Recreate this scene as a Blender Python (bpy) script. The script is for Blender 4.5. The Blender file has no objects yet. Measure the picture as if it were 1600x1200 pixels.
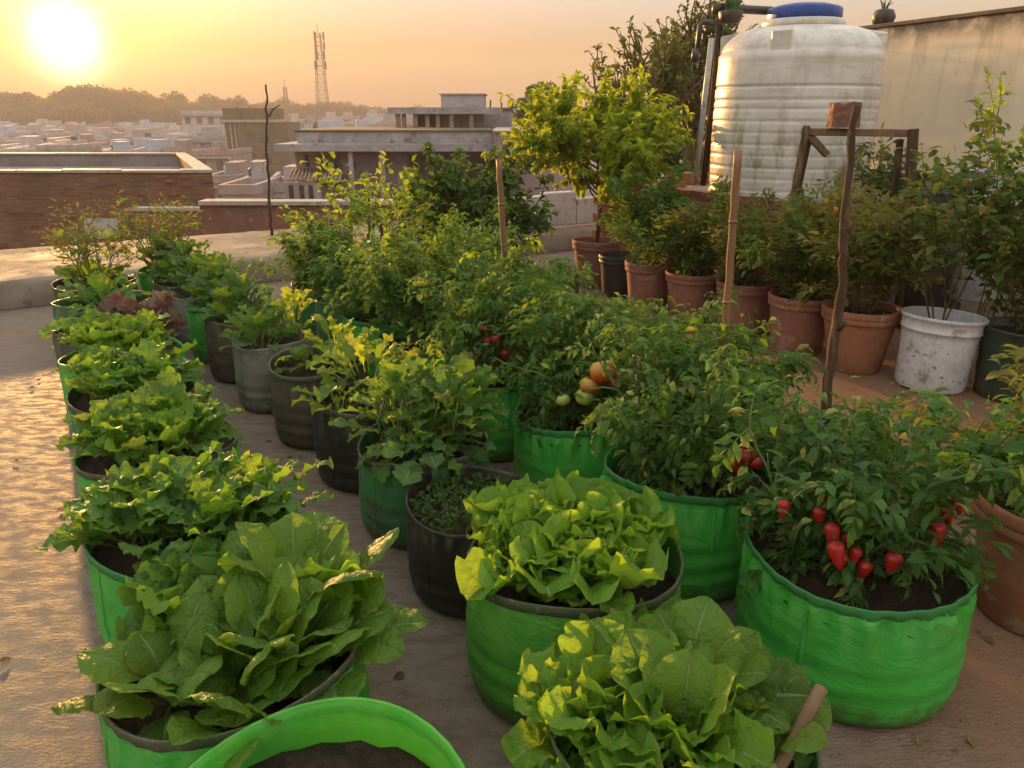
import bpy, math, random
import numpy as np
from mathutils import Vector, Matrix

SC = bpy.context.scene
COL = SC.collection
R = math.radians

# ------------------------------------------------------------------ camera
PITCH = 19.2
cam_d = bpy.data.cameras.new('camera')
cam = bpy.data.objects.new('camera', cam_d)
COL.objects.link(cam)
cam.location = (0, 0, 1.5)
cam.rotation_euler = (R(90 - PITCH), 0, 0)
cam_d.sensor_width = 36
cam_d.lens = 27.45
cam_d.clip_start = 0.02
cam_d.clip_end = 2000
SC.camera = cam

# ------------------------------------------------------------------ sky and sun
SUN_EL, SUN_AZ = R(4.07), R(-27.7)          # azimuth measured from +Y towards +X
SUN = Vector((math.sin(SUN_AZ) * math.cos(SUN_EL), math.cos(SUN_AZ) * math.cos(SUN_EL), math.sin(SUN_EL)))
world = bpy.data.worlds.new('World')
SC.world = world
world.use_nodes = True
wn, wl = world.node_tree.nodes, world.node_tree.links
wn.clear()
w_out = wn.new('ShaderNodeOutputWorld')
sky = wn.new('ShaderNodeTexSky')
sky.sky_type = 'NISHITA'
sky.sun_disc = False
sky.sun_elevation = SUN_EL
sky.sun_rotation = SUN_AZ
sky.air_density = 1.0
sky.dust_density = 7.0
sky.ozone_density = 1.0
tint = wn.new('ShaderNodeMix'); tint.data_type = 'RGBA'; tint.blend_type = 'MULTIPLY'
tint.inputs[0].default_value = 1.0
tint.inputs[7].default_value = (0.38, 0.25, 0.20, 1)       # camera white balance
wl.new(sky.outputs[0], tint.inputs[6])
bg1 = wn.new('ShaderNodeBackground'); bg1.inputs[1].default_value = 0.05
wl.new(tint.outputs[2], bg1.inputs[0])
# the sun's aureole in the hazy air: falls off with the angle from the sun
tc = wn.new('ShaderNodeTexCoord')
dot = wn.new('ShaderNodeVectorMath'); dot.operation = 'DOT_PRODUCT'
dot.inputs[1].default_value = SUN
wl.new(tc.outputs['Generated'], dot.inputs[0])
ac = wn.new('ShaderNodeMath'); ac.operation = 'ARCCOSINE'
wl.new(dot.outputs['Value'], ac.inputs[0])
def w_math(op, a, b):
    n = wn.new('ShaderNodeMath'); n.operation = op
    for i, s in enumerate((a, b)):
        if s is None: continue
        if isinstance(s, (int, float)): n.inputs[i].default_value = s
        else: wl.new(s, n.inputs[i])
    return n.outputs[0]
def glow(width_deg, power, col, strength):
    q = w_math('DIVIDE', ac.outputs[0], R(width_deg))
    q = w_math('POWER', q, power)
    e = w_math('POWER', math.e, w_math('MULTIPLY', q, -1.0))
    b = wn.new('ShaderNodeBackground'); b.inputs[0].default_value = (*col, 1)
    wl.new(w_math('MULTIPLY', e, strength), b.inputs[1])
    return b.outputs[0]
def w_add(a, b):
    n = wn.new('ShaderNodeAddShader'); wl.new(a, n.inputs[0]); wl.new(b, n.inputs[1]); return n.outputs[0]
sh = bg1.outputs[0]
GLOWS = [(1.9, 2.6, (1.0, 0.92, 0.66), 0.8), (5.0, 1.2, (1.0, 0.70, 0.01), 0.16), (24.0, 1.1, (1.0, 0.42, 0.05), 0.024)]
for g in GLOWS: sh = w_add(sh, glow(*g))
# hazy sky veil, peach at the horizon; brightness added higher up to fill shade
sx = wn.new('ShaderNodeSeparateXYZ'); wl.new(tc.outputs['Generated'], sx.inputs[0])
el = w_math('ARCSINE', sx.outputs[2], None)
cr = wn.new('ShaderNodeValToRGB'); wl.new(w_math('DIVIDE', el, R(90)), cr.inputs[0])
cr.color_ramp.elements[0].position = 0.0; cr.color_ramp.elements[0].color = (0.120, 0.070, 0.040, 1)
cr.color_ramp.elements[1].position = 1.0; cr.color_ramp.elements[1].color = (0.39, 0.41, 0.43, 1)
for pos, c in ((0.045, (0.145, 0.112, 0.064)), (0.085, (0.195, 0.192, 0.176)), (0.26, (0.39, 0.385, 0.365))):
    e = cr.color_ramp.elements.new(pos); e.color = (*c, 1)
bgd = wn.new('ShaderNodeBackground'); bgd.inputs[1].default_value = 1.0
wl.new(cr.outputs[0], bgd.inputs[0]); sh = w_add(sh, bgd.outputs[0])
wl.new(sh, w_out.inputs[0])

sun_d = bpy.data.lights.new('sun', 'SUN')
sun_d.energy = 3.0
sun_d.angle = R(0.8)
sun_d.color = (1.0, 0.53, 0.17)
sun = bpy.data.objects.new('sun', sun_d)
COL.objects.link(sun)
LAMP = Vector((math.sin(R(-30.0)) * math.cos(R(5.6)), math.cos(R(-30.0)) * math.cos(R(5.6)), math.sin(R(5.6))))
sun.rotation_euler = LAMP.to_track_quat('Z', 'Y').to_euler()

vs = SC.view_settings
vs.view_transform = 'Standard'
vs.look = 'None'
vs.gamma = 1.0
vs.use_curve_mapping = False
vs.exposure = 1.6
SC.cycles.max_bounces = 7
SC.cycles.diffuse_bounces = 2
SC.cycles.glossy_bounces = 2
SC.cycles.transmission_bounces = 3
SC.cycles.transparent_max_bounces = 6
SC.cycles.volume_bounces = 1
SC.cycles.use_denoising = True
SC.cycles.use_adaptive_sampling = True
SC.cycles.adaptive_threshold = 0.02
SC.cycles.sample_clamp_indirect = 6.0
SC.cycles.caustics_reflective = False
SC.cycles.caustics_refractive = False

# ------------------------------------------------------------------ helpers: objects
def link(o, parent=None):
    COL.objects.link(o)
    if parent is not None: o.parent = parent
    return o
def tag(o, label=None, cat=None, group=None, kind=None):
    if label: o['label'] = label
    if cat: o['category'] = cat
    if group: o['group'] = group
    if kind: o['kind'] = kind
    return o
def empty(name, loc, label=None, cat=None, group=None, rz=0.0):
    o = bpy.data.objects.new(name, None)
    o.empty_display_size = 0.1
    o.location = loc
    o.rotation_euler = (0, 0, rz)
    link(o)
    return tag(o, label, cat, group)
def make_mesh(name, V, F, mats, uv=None, smooth=True, midx=None):
    """V (n,3); F list of index lists or an int array (m,k); uv per vertex (n,2)"""
    me = bpy.data.meshes.new(name)
    V = np.asarray(V, dtype=np.float32).reshape(-1, 3)
    if isinstance(F, np.ndarray):
        k = F.shape[1]; flat = F.astype(np.int32).ravel()
        starts = np.arange(0, len(flat), k, dtype=np.int32); tot = np.full(len(F), k, dtype=np.int32)
    else:
        flat = np.fromiter((i for f in F for i in f), dtype=np.int32)
        tot = np.fromiter((len(f) for f in F), dtype=np.int32)
        starts = np.concatenate(([0], np.cumsum(tot)[:-1])).astype(np.int32)
    me.vertices.add(len(V)); me.vertices.foreach_set('co', V.ravel())
    me.loops.add(len(flat)); me.loops.foreach_set('vertex_index', flat)
    me.polygons.add(len(starts)); me.polygons.foreach_set('loop_start', starts); me.polygons.foreach_set('loop_total', tot)
    if uv is not None:
        l = me.uv_layers.new(name='UVMap')
        l.data.foreach_set('uv', np.asarray(uv, dtype=np.float32)[flat].ravel())
    me.polygons.foreach_set('use_smooth', np.full(len(starts), bool(smooth)))
    if not isinstance(mats, (list, tuple)): mats = [mats]
    for m in mats: me.materials.append(m)
    if midx is not None: me.polygons.foreach_set('material_index', np.asarray(midx, dtype=np.int32))
    me.update(calc_edges=True)
    me.validate()
    return me
def obj(name, me, parent=None, loc=None):
    o = bpy.data.objects.new(name, me)
    link(o, parent)
    if loc is not None: o.location = loc
    return o

class MB:
    """collects simple shapes for one mesh"""
    def __init__(s): s.V = []; s.F = []; s.n = 0
    def add(s, V, F):
        V = [tuple(v) for v in V]
        s.V += V; s.F += [tuple(i + s.n for i in f) for f in F]; s.n += len(V)
        return s
    def box(s, x0, x1, y0, y1, z0, z1, M=None, jit=0.0, rng=None):
        V = [(x, y, z) for z in (z0, z1) for y in (y0, y1) for x in (x0, x1)]
        if jit: V = [tuple(c + rng.uniform(-jit, jit) for c in v) for v in V]
        if M is not None: V = [tuple(M @ Vector(v)) for v in V]
        return s.add(V, [(0, 2, 3, 1), (4, 5, 7, 6), (0, 1, 5, 4), (2, 6, 7, 3), (0, 4, 6, 2), (1, 3, 7, 5)])
    def tube(s, pts, rad, seg=8, caps=True):
        pts = [Vector(p) for p in pts]
        n = len(pts)
        if not isinstance(rad, (list, tuple)): rad = [rad] * n
        V = []; F = []
        ref = None
        for i, p in enumerate(pts):
            t = (pts[min(i + 1, n - 1)] - pts[max(i - 1, 0)])
            t = t.normalized() if t.length > 1e-9 else Vector((0, 0, 1))
            if ref is None: ref = Vector((1, 0, 0)) if abs(t.x) < 0.8 else Vector((0, 1, 0))
            a = (ref - t * ref.dot(t)).normalized(); b = t.cross(a); ref = a
            for k in range(seg):
                an = 2 * math.pi * k / seg
                V.append(p + (a * math.cos(an) + b * math.sin(an)) * rad[i])
        for i in range(n - 1):
            for k in range(seg):
                k2 = (k + 1) % seg
                F.append((i * seg + k, i * seg + k2, (i + 1) * seg + k2, (i + 1) * seg + k))
        if caps:
            F.append(tuple(range(seg - 1, -1, -1))); F.append(tuple((n - 1) * seg + k for k in range(seg)))
        return s.add(V, F)
    def lathe(s, prof, seg=48, c=(0, 0), fn=None):
        V = []; F = []
        for i, (r, z) in enumerate(prof):
            for k in range(seg):
                a = 2 * math.pi * k / seg
                rr, zz = (r, z) if fn is None else fn(r, z, a, i)
                V.append((c[0] + rr * math.cos(a), c[1] + rr * math.sin(a), zz))
        for i in range(len(prof) - 1):
            for k in range(seg):
                k2 = (k + 1) % seg
                F.append((i * seg + k, i * seg + k2, (i + 1) * seg + k2, (i + 1) * seg + k))
        return s.add(V, F)
    def mesh(s, name, mat, smooth=False): return make_mesh(name, s.V, s.F, mat, smooth=smooth)
    def build(s, name, mat, parent=None, loc=None, smooth=False):
        return obj(name, s.mesh(name, mat, smooth), parent, loc)

def bevel(o, w, seg=2):
    m = o.modifiers.new('bevel', 'BEVEL'); m.width = w; m.segments = seg; m.limit_method = 'ANGLE'
    return o

# smooth value noise on the unit circle / line
def vnoise(seed):
    r = random.Random(seed); t = [r.uniform(-1, 1) for _ in range(256)]
    def f(x):
        i = math.floor(x); q = x - i; q = q * q * (3 - 2 * q)
        return t[i % 256] * (1 - q) + t[(i + 1) % 256] * q
    return f

# ------------------------------------------------------------------ helpers: materials
class NT:
    def __init__(s, name):
        s.m = bpy.data.materials.new(name); s.m.use_nodes = True
        s.n = s.m.node_tree.nodes; s.l = s.m.node_tree.links
        s.n.clear()
        s.out = s.n.new('ShaderNodeOutputMaterial')
    def put(s, sock, v):
        if v is None: return
        if hasattr(v, 'links') or isinstance(v, bpy.types.NodeSocket): s.l.new(v, sock)
        elif isinstance(v, (tuple, list)) and len(v) == 3 and sock.type == 'RGBA': sock.default_value = (*v, 1)
        else: sock.default_value = v
    def coord(s, which='Object', scale=(1, 1, 1), rot=(0, 0, 0)):
        c = s.n.new('ShaderNodeTexCoord'); mp = s.n.new('ShaderNodeMapping')
        mp.inputs['Scale'].default_value = scale; mp.inputs['Rotation'].default_value = rot
        s.l.new(c.outputs[which], mp.inputs[0]); return mp.outputs[0]
    def world_coord(s, scale=(1, 1, 1), rot=(0, 0, 0)):
        c = s.n.new('ShaderNodeNewGeometry'); mp = s.n.new('ShaderNodeMapping')
        mp.inputs['Scale'].default_value = scale; mp.inputs['Rotation'].default_value = rot
        s.l.new(c.outputs['Position'], mp.inputs[0]); return mp.outputs[0]
    def noise(s, vec, scale, detail=4, rough=0.55, dist=0.0):
        t = s.n.new('ShaderNodeTexNoise'); s.put(t.inputs['Vector'], vec)
        t.inputs['Scale'].default_value = scale; t.inputs['Detail'].default_value = detail
        t.inputs['Roughness'].default_value = rough; t.inputs['Distortion'].default_value = dist
        return t.outputs[0]
    def math(s, op, a, b=None, c=None, clamp=False):
        n = s.n.new('ShaderNodeMath'); n.operation = op; n.use_clamp = clamp
        s.put(n.inputs[0], a); s.put(n.inputs[1], b); s.put(n.inputs[2], c); return n.outputs[0]
    def ramp(s, fac, lo, hi, a=0.0, b=1.0):
        n = s.n.new('ShaderNodeMapRange'); n.interpolation_type = 'SMOOTHSTEP'; s.put(n.inputs[0], fac)
        n.inputs[1].default_value = lo; n.inputs[2].default_value = hi; n.inputs[3].default_value = a; n.inputs[4].default_value = b
        return n.outputs[0]
    def mix(s, fac, a, b, mode='MIX'):
        n = s.n.new('ShaderNodeMix'); n.data_type = 'RGBA'; n.blend_type = mode
        s.put(n.inputs[0], fac); s.put(n.inputs[6], a); s.put(n.inputs[7], b); return n.outputs[2]
    def sep(s, vec):
        n = s.n.new('ShaderNodeSeparateXYZ'); s.l.new(vec, n.inputs[0]); return n.outputs
    def bump(s, h, strength=0.5, dist=0.01, normal=None):
        n = s.n.new('ShaderNodeBump'); n.inputs['Strength'].default_value = strength; n.inputs['Distance'].default_value = dist
        s.put(n.inputs['Height'], h)
        if normal is not None: s.l.new(normal, n.inputs['Normal'])
        return n.outputs[0]
    def bsdf(s, col, rough=0.6, normal=None, spec=0.5, metallic=0.0, coat=None):
        n = s.n.new('ShaderNodeBsdfPrincipled')
        s.put(n.inputs['Base Color'], col); s.put(n.inputs['Roughness'], rough); s.put(n.inputs['Metallic'], metallic)
        s.put(n.inputs['Specular IOR Level'], spec)
        if normal is not None: s.l.new(normal, n.inputs['Normal'])
        return n.outputs[0]
    def trans(s, col, normal=None):
        n = s.n.new('ShaderNodeBsdfTranslucent'); s.put(n.inputs[0], col)
        if normal is not None: s.l.new(normal, n.inputs[1])
        return n.outputs[0]
    def mixsh(s, f, a, b):
        n = s.n.new('ShaderNodeMixShader'); s.put(n.inputs[0], f); s.l.new(a, n.inputs[1]); s.l.new(b, n.inputs[2]); return n.outputs[0]
    def done(s, sh): s.l.new(sh, s.out.inputs[0]); return s.m

def rough_mat(name, c1, c2, scale=6, rough=0.8, bump=0.4, bdist=0.01, c3=None, fine=40, spec=0.35, which='Object', stretch=(1, 1, 1), lo=0.35, hi=0.65):
    t = NT(name); v = t.coord(which, stretch)
    n1 = t.noise(v, scale, 6, 0.6); n2 = t.noise(v, fine, 4, 0.6)
    col = t.mix(t.ramp(n1, lo, hi), c1, c2)
    if c3 is not None: col = t.mix(t.ramp(t.noise(v, scale * 2.3, 5, 0.65), 0.56, 0.68), col, c3)
    col = t.mix(t.ramp(n2, 0.3, 0.7, 0.0, 0.35), col, (c1[0] * .45, c1[1] * .45, c1[2] * .45))
    h = t.math('ADD', n1, t.math('MULTIPLY', n2, 0.5))
    return t.done(t.bsdf(col, t.ramp(n1, 0.3, 0.7, rough - .1, rough + .1), t.bump(h, bump, bdist), spec))

def leaf_mat(name, dark, light, vein, trans, tfac=0.4, rough=0.42, old=None, old_amt=0.12, nveins=7, blister=0.5, patch=None, spec=0.25):
    t = NT(name)
    oi = t.n.new('ShaderNodeObjectInfo'); ge = t.n.new('ShaderNodeNewGeometry')
    rnd = t.math('FRACT', t.math('ADD', oi.outputs['Random'], t.math('MULTIPLY', ge.outputs['Random Per Island'], 1.37)))
    rnd2 = t.math('FRACT', t.math('MULTIPLY', rnd, 7.31))
    uv = t.n.new('ShaderNodeTexCoord').outputs['UV']
    x, y, _ = t.sep(uv)
    av = t.math('MULTIPLY', t.math('ABSOLUTE', t.math('SUBTRACT', y, 0.5)), 2.0)
    rib = t.ramp(av, 0.02, 0.085, 1.0, 0.0)
    lv = t.math('FRACT', t.math('MULTIPLY', t.math('SUBTRACT', x, t.math('MULTIPLY', av, 0.22)), nveins))
    lv = t.ramp(t.math('ABSOLUTE', t.math('SUBTRACT', lv, 0.5)), 0.0, 0.10, 1.0, 0.0)
    lv = t.math('MULTIPLY', lv, t.ramp(av, 0.5, 0.95, 0.65, 0.0))
    v = t.coord('Object')
    n1 = t.noise(v, 26, 3, 0.6); n2 = t.noise(v, 70, 2, 0.5)
    dark = (dark[0] * .62, dark[1] * .70, dark[2] * .5); light = (light[0] * .98, light[1] * 1.06, light[2] * .7)
    col = t.mix(rnd, dark, light)
    col = t.mix(t.ramp(n1, 0.40, 0.75, 0.0, 0.35), col, light)
    if old is not None:
        col = t.mix(t.math('MULTIPLY', t.ramp(rnd2, 1 - old_amt - .02, 1 - old_amt + .02), t.ramp(n1, 0.35, 0.6)), col, old)
    if patch is not None: col = t.mix(t.ramp(n1, 0.5, 0.62), col, patch)
    # dry, browned margins on some leaves
    dry = t.math('MULTIPLY', t.ramp(av, 0.78, 1.0), t.math('MULTIPLY', t.ramp(n2, 0.48, 0.62), t.ramp(rnd2, 0.45, 0.6)))
    col = t.mix(t.math('MULTIPLY', dry, 0.7), col, (0.26, 0.20, 0.07))
    veinmask = t.math('MAXIMUM', rib, t.math('MULTIPLY', lv, 0.55))
    col = t.mix(veinmask, col, vein)
    h = t.math('ADD', t.math('MULTIPLY', n1, 0.6), t.math('MULTIPLY', n2, 0.5))
    h = t.math('SUBTRACT', h, t.math('MULTIPLY', veinmask, 0.18))
    nb = t.bump(h, min(1.0, blister * 1.25), 0.016)
    p = t.bsdf(col, t.ramp(n1, 0.3, 0.7, rough + 0.02, rough + 0.20), nb, spec)
    tcol = t.mix(t.math('MULTIPLY', rnd, 0.6), trans, (trans[0] * 0.62, trans[1] * 0.8, trans[2] * 0.7))
    tcol = t.mix(t.math('MULTIPLY', veinmask, 0.55), tcol, (trans[0] * .35, trans[1] * .45, trans[2] * .3))
    if old is not None: tcol = t.mix(t.math('MULTIPLY', t.ramp(rnd2, 1 - old_amt - .02, 1 - old_amt + .02), 0.7), tcol, (old[0] * 1.5, old[1] * 1.3, old[2]))
    return t.done(t.mixsh(tfac, p, t.trans(tcol, nb)))

# ------------------------------------------------------------------ materials
def concrete_floor():
    t = NT('roof_concrete')
    p = t.world_coord((1, 1, 1), (0, 0, R(-20)))
    ps = t.world_coord((1.0, 2.3, 1), (0, 0, R(-14)))
    big = t.noise(p, 0.9, 5, 0.6); mid = t.noise(ps, 10, 6, 0.66, 0.2); fine = t.noise(ps, 55, 4, 0.65, 0.1); grit = t.noise(p, 150, 2, 0.6)
    col = t.mix(t.ramp(big, 0.35, 0.65), (0.26, 0.215, 0.175), (0.28, 0.20, 0.145))
    col = t.mix(t.ramp(mid, 0.40, 0.66, 0, 0.55), col, (0.12, 0.085, 0.06))
    x, y, z = t.sep(t.world_coord())
    red = t.math('MULTIPLY', t.ramp(t.math('ADD', x, t.math('MULTIPLY', big, 0.9)), 1.0, 1.7), 0.75)
    col = t.mix(red, col, (0.27, 0.135, 0.070))
    col = t.mix(t.ramp(grit, 0.58, 0.72, 0, 0.5), col, (0.07, 0.05, 0.035))
    h = t.math('ADD', t.math('MULTIPLY', mid, 0.8), t.math('ADD', t.math('MULTIPLY', fine, 0.50), t.math('MULTIPLY', grit, 0.10)))
    return t.done(t.bsdf(col, t.ramp(mid, 0.35, 0.6, 0.86, 0.56), t.bump(h, 1.0, 0.022), 0.10))
M = {}
M['floor'] = concrete_floor()
M['ledge'] = rough_mat('ledge_concrete', (0.25, 0.20, 0.155), (0.18, 0.14, 0.105), 3.5, 0.8, 0.4, 0.015, (0.12, 0.09, 0.065), 45, 0.15)
M['plaster'] = rough_mat('grey_plaster', (0.40, 0.37, 0.36), (0.30, 0.27, 0.26), 1.2, 0.8, 0.3, 0.02, (0.17, 0.14, 0.13), 9)
M['plaster_dark'] = rough_mat('olive_plaster', (0.16, 0.12, 0.065), (0.10, 0.08, 0.045), 0.8, 0.85, 0.3, 0.02, (0.06, 0.05, 0.03), 7)
M['plaster_white'] = rough_mat('white_plaster', (0.50, 0.47, 0.47), (0.38, 0.35, 0.35), 0.6, 0.75, 0.2, 0.02, (0.33, 0.29, 0.27), 5)
M['plaster_pink'] = rough_mat('pink_plaster', (0.34, 0.26, 0.24), (0.27, 0.20, 0.19), 0.7, 0.8, 0.2, 0.02, (0.22, 0.16, 0.14), 5)
M['plaster_blue'] = rough_mat('blue_plaster', (0.40, 0.46, 0.54), (0.33, 0.37, 0.44), 0.7, 0.8, 0.2, 0.02, (0.22, 0.22, 0.25), 5)
M['roof_grey'] = rough_mat('flat_roof_screed', (0.30, 0.25, 0.24), (0.22, 0.18, 0.17), 0.9, 0.75, 0.3, 0.02, (0.15, 0.12, 0.11), 8)
M['whitewash'] = rough_mat('whitewashed_wall', (0.50, 0.47, 0.46), (0.38, 0.34, 0.33), 3, 0.75, 0.4, 0.015, (0.20, 0.16, 0.14), 30)
M['redwall'] = rough_mat('red_brown_wall', (0.25, 0.115, 0.075), (0.17, 0.085, 0.06), 1.6, 0.85, 0.5, 0.02, (0.30, 0.23, 0.19), 14)
M['coping'] = rough_mat('pale_coping', (0.46, 0.40, 0.34), (0.36, 0.30, 0.25), 2.5, 0.7, 0.3, 0.01, (0.22, 0.17, 0.13), 20)
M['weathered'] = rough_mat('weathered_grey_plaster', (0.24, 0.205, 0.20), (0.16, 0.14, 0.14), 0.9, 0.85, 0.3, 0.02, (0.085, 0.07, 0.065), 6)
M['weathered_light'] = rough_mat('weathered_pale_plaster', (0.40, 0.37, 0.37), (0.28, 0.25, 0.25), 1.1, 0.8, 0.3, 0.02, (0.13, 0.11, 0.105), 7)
M['dark'] = rough_mat('dark_opening', (0.03, 0.027, 0.025), (0.05, 0.045, 0.04), 3, 0.6, 0.1)
M['glass'] = rough_mat('window_glass', (0.05, 0.055, 0.06), (0.08, 0.085, 0.09), 1, 0.15, 0.05, 0.01, None, 5, 0.6)
M['ground'] = rough_mat('town_ground', (0.14, 0.11, 0.07), (0.09, 0.085, 0.05), 0.08, 0.9, 0.3, 0.1, (0.20, 0.17, 0.14), 0.6)
M['hill'] = rough_mat('wooded_hill', (0.05, 0.06, 0.025), (0.035, 0.045, 0.02), 0.1, 0.9, 0.5, 0.5, None, 1.5)
M['tin'] = rough_mat('rusty_tin', (0.33, 0.24, 0.20), (0.24, 0.15, 0.12), 2, 0.6, 0.3, 0.02, (0.14, 0.08, 0.055), 12, 0.5)
M['steel'] = rough_mat('tower_steel', (0.06, 0.042, 0.036), (0.09, 0.065, 0.055), 1, 0.6, 0.1, 0.01, None, 8, 0.5)

def brick_wall_mat():
    t = NT('old_brick_wall')
    v = t.coord('Object', (1, 1, 1), (R(90), 0, 0))
    b = t.n.new('ShaderNodeTexBrick'); t.put(b.inputs['Vector'], v)
    b.inputs['Scale'].default_value = 1.0
    b.inputs['Brick Width'].default_value = 0.24; b.inputs['Row Height'].default_value = 0.085
    b.inputs['Mortar Size'].default_value = 0.012; b.inputs['Mortar Smooth'].default_value = 0.3; b.inputs['Bias'].default_value = -0.2
    b.inputs['Color1'].default_value = (0.27, 0.12, 0.06, 1); b.inputs['Color2'].default_value = (0.17, 0.075, 0.04, 1)
    b.inputs['Mortar'].default_value = (0.20, 0.15, 0.11, 1)
    n = t.noise(v, 0.9, 5, 0.65); n2 = t.noise(t.coord('Object', (0.35, 1, 3)), 2.2, 4, 0.6)
    col = t.mix(t.ramp(n, 0.35, 0.7, 0, 0.6), b.outputs[0], (0.10, 0.055, 0.032))
    col = t.mix(t.ramp(n2, 0.56, 0.7, 0, 0.6), col, (0.30, 0.20, 0.13))
    h = t.math('ADD', t.math('MULTIPLY', b.outputs[1], -1.0), t.math('MULTIPLY', n, 0.5))
    return t.done(t.bsdf(col, 0.88, t.bump(h, 0.8, 0.02), 0.3))
M['brickwall'] = brick_wall_mat()

def cream_wall_mat():
    t = NT('cream_wall')
    v = t.coord('Object')
    vs_ = t.coord('Object', (1.0, 1.0, 0.16))
    big = t.noise(v, 0.9, 6, 0.6); streak = t.noise(vs_, 5.0, 5, 0.65); spots = t.noise(v, 7, 5, 0.7)
    x, y, z = t.sep(t.coord('Object'))
    col = t.mix(t.ramp(big, 0.35, 0.65), (0.74, 0.61, 0.43), (0.66, 0.54, 0.38))
    # rain streaks run down from the coping
    top = t.ramp(z, 1.25, 2.25)
    col = t.mix(t.math('MULTIPLY', t.ramp(streak, 0.46, 0.66), t.math('MULTIPLY', top, 0.75)), col, (0.20, 0.155, 0.12))
    col = t.mix(t.math('MULTIPLY', t.ramp(z, 2.02, 2.24), t.ramp(spots, 0.3, 0.55, 0.35, 1.0)), col, (0.16, 0.12, 0.095))
    col = t.mix(t.ramp(spots, 0.62, 0.70, 0, 0.5), col, (0.62, 0.60, 0.58))
    col = t.mix(t.ramp(t.noise(v, 16, 4, 0.7), 0.66, 0.72, 0, 0.7), col, (0.12, 0.09, 0.07))
    h = t.math('ADD', big, t.math('MULTIPLY', t.noise(v, 40, 3, 0.6), 0.2))
    return t.done(t.bsdf(col, 0.8, t.bump(h, 0.25, 0.02), 0.3))
M['cream'] = cream_wall_mat()

def bag_mat(name, c1, c2, dirt, dirt_amt=0.35, tfac=0.16, tcol=(0.12, 0.62, 0.06), rough=0.42, spec=0.45):
    t = NT(name)
    v = t.coord('Object'); x, y, z = t.sep(v)
    oi = t.n.new('ShaderNodeObjectInfo')
    n1 = t.noise(v, 5, 5, 0.6); n2 = t.noise(v, 26, 4, 0.65); n3 = t.noise(t.coord('Object', (1, 1, 5)), 9, 5, 0.6, 0.5)
    col = t.mix(t.ramp(n1, 0.35, 0.65), c1, c2)
    low = t.ramp(z, 0.0, 0.14, 0.75, 0.0)
    splash = t.math('MULTIPLY', t.ramp(t.math('ADD', n2, t.math('MULTIPLY', low, 0.42)), 0.58, 0.8), 1.0)
    col = t.mix(t.math('MULTIPLY', splash, 0.65), col, dirt)
    col = t.mix(t.ramp(n1, 1.0 - dirt_amt - 0.14, 1.0 - dirt_amt + 0.12, 0, 0.75), col, dirt)
    dust = t.math('MULTIPLY', t.ramp(z, 0.17, 0.30), t.ramp(t.noise(t.coord('Object', (1, 1, 0.35)), 16, 4, 0.6), 0.40, 0.66, 0, 0.42))
    col = t.mix(dust, col, (min(1, c2[0] * 1.2 + .10), min(1, c2[1] * 0.9 + .10), min(1, c2[2] * 1.0 + .045)))
    # dusty scuffs where the film is creased
    col = t.mix(t.ramp(n3, 0.58, 0.76, 0, 0.22), col, (min(1, c2[0] * 1.6 + .10), min(1, c2[1] * 1.25 + .06), min(1, c2[2] * 1.5 + .07)))
    ws = t.n.new('ShaderNodeTexWave'); ws.wave_type = 'BANDS'; ws.bands_direction = 'Z'; t.put(ws.inputs[0], v)
    ws.inputs['Scale'].default_value = 45; ws.inputs['Distortion'].default_value = 1.2
    n4 = t.noise(t.coord('Object', (1, 1, 2.2)), 7, 4, 0.5, 0.8)
    # crumpled film: ridges where two noises cross
    rid = t.math('ABSOLUTE', t.math('SUBTRACT', t.noise(t.coord('Object', (1, 1, 1.6)), 11, 3, 0.5, 1.2), 0.5))
    h = t.math('ADD', t.math('MULTIPLY', n4, 0.9), t.math('ADD', t.math('MULTIPLY', n2, 0.12), t.math('MULTIPLY', ws.outputs[1], 0.006)))
    h = t.math('SUBTRACT', h, t.math('MULTIPLY', t.math('MINIMUM', rid, 0.10), 0.9))
    nb = t.bump(h, 0.42, 0.022)
    p = t.bsdf(col, t.ramp(n2, 0.3, 0.7, rough - 0.08, rough + 0.16), nb, spec)
    return t.done(t.mixsh(tfac, p, t.trans(tcol, nb)))
M['bag'] = bag_mat('green_bag_film', (0.045, 0.36, 0.030), (0.065, 0.44, 0.065), (0.085, 0.075, 0.03), 0.24)
M['bag_lime'] = bag_mat('lime_bag_film', (0.065, 0.28, 0.022), (0.09, 0.34, 0.04), (0.10, 0.09, 0.03), 0.25, 0.24, (0.20, 0.75, 0.05))
M['bag_new'] = bag_mat('new_green_bag_film', (0.10, 0.45, 0.05), (0.13, 0.50, 0.075), (0.13, 0.34, 0.03), 0.10, 0.52, (0.48, 0.95, 0.05))
M['bag_old'] = bag_mat('old_green_bag_film', (0.02, 0.15, 0.045), (0.03, 0.20, 0.06), (0.075, 0.06, 0.04), 0.48, 0.08)
M['bag_brown'] = bag_mat('muddy_bag_film', (0.085, 0.065, 0.045), (0.05, 0.06, 0.04), (0.05, 0.038, 0.026), 0.45, 0.04, (0.2, 0.2, 0.05), 0.5, 0.35)
M['bag_black'] = bag_mat('black_bag_film', (0.012, 0.011, 0.010), (0.020, 0.018, 0.015), (0.045, 0.033, 0.022), 0.28, 0.0, (0, 0, 0), 0.5, 0.4)
M['bag_grey'] = bag_mat('grey_bag_film', (0.20, 0.185, 0.155), (0.13, 0.15, 0.11), (0.085, 0.065, 0.045), 0.40, 0.06, (0.3, 0.4, 0.1), 0.5, 0.35)
M['hem'] = rough_mat('bag_hem', (0.028, 0.23, 0.05), (0.05, 0.20, 0.05), 18, 0.55, 0.5, 0.004, (0.16, 0.13, 0.08), 130)
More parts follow.
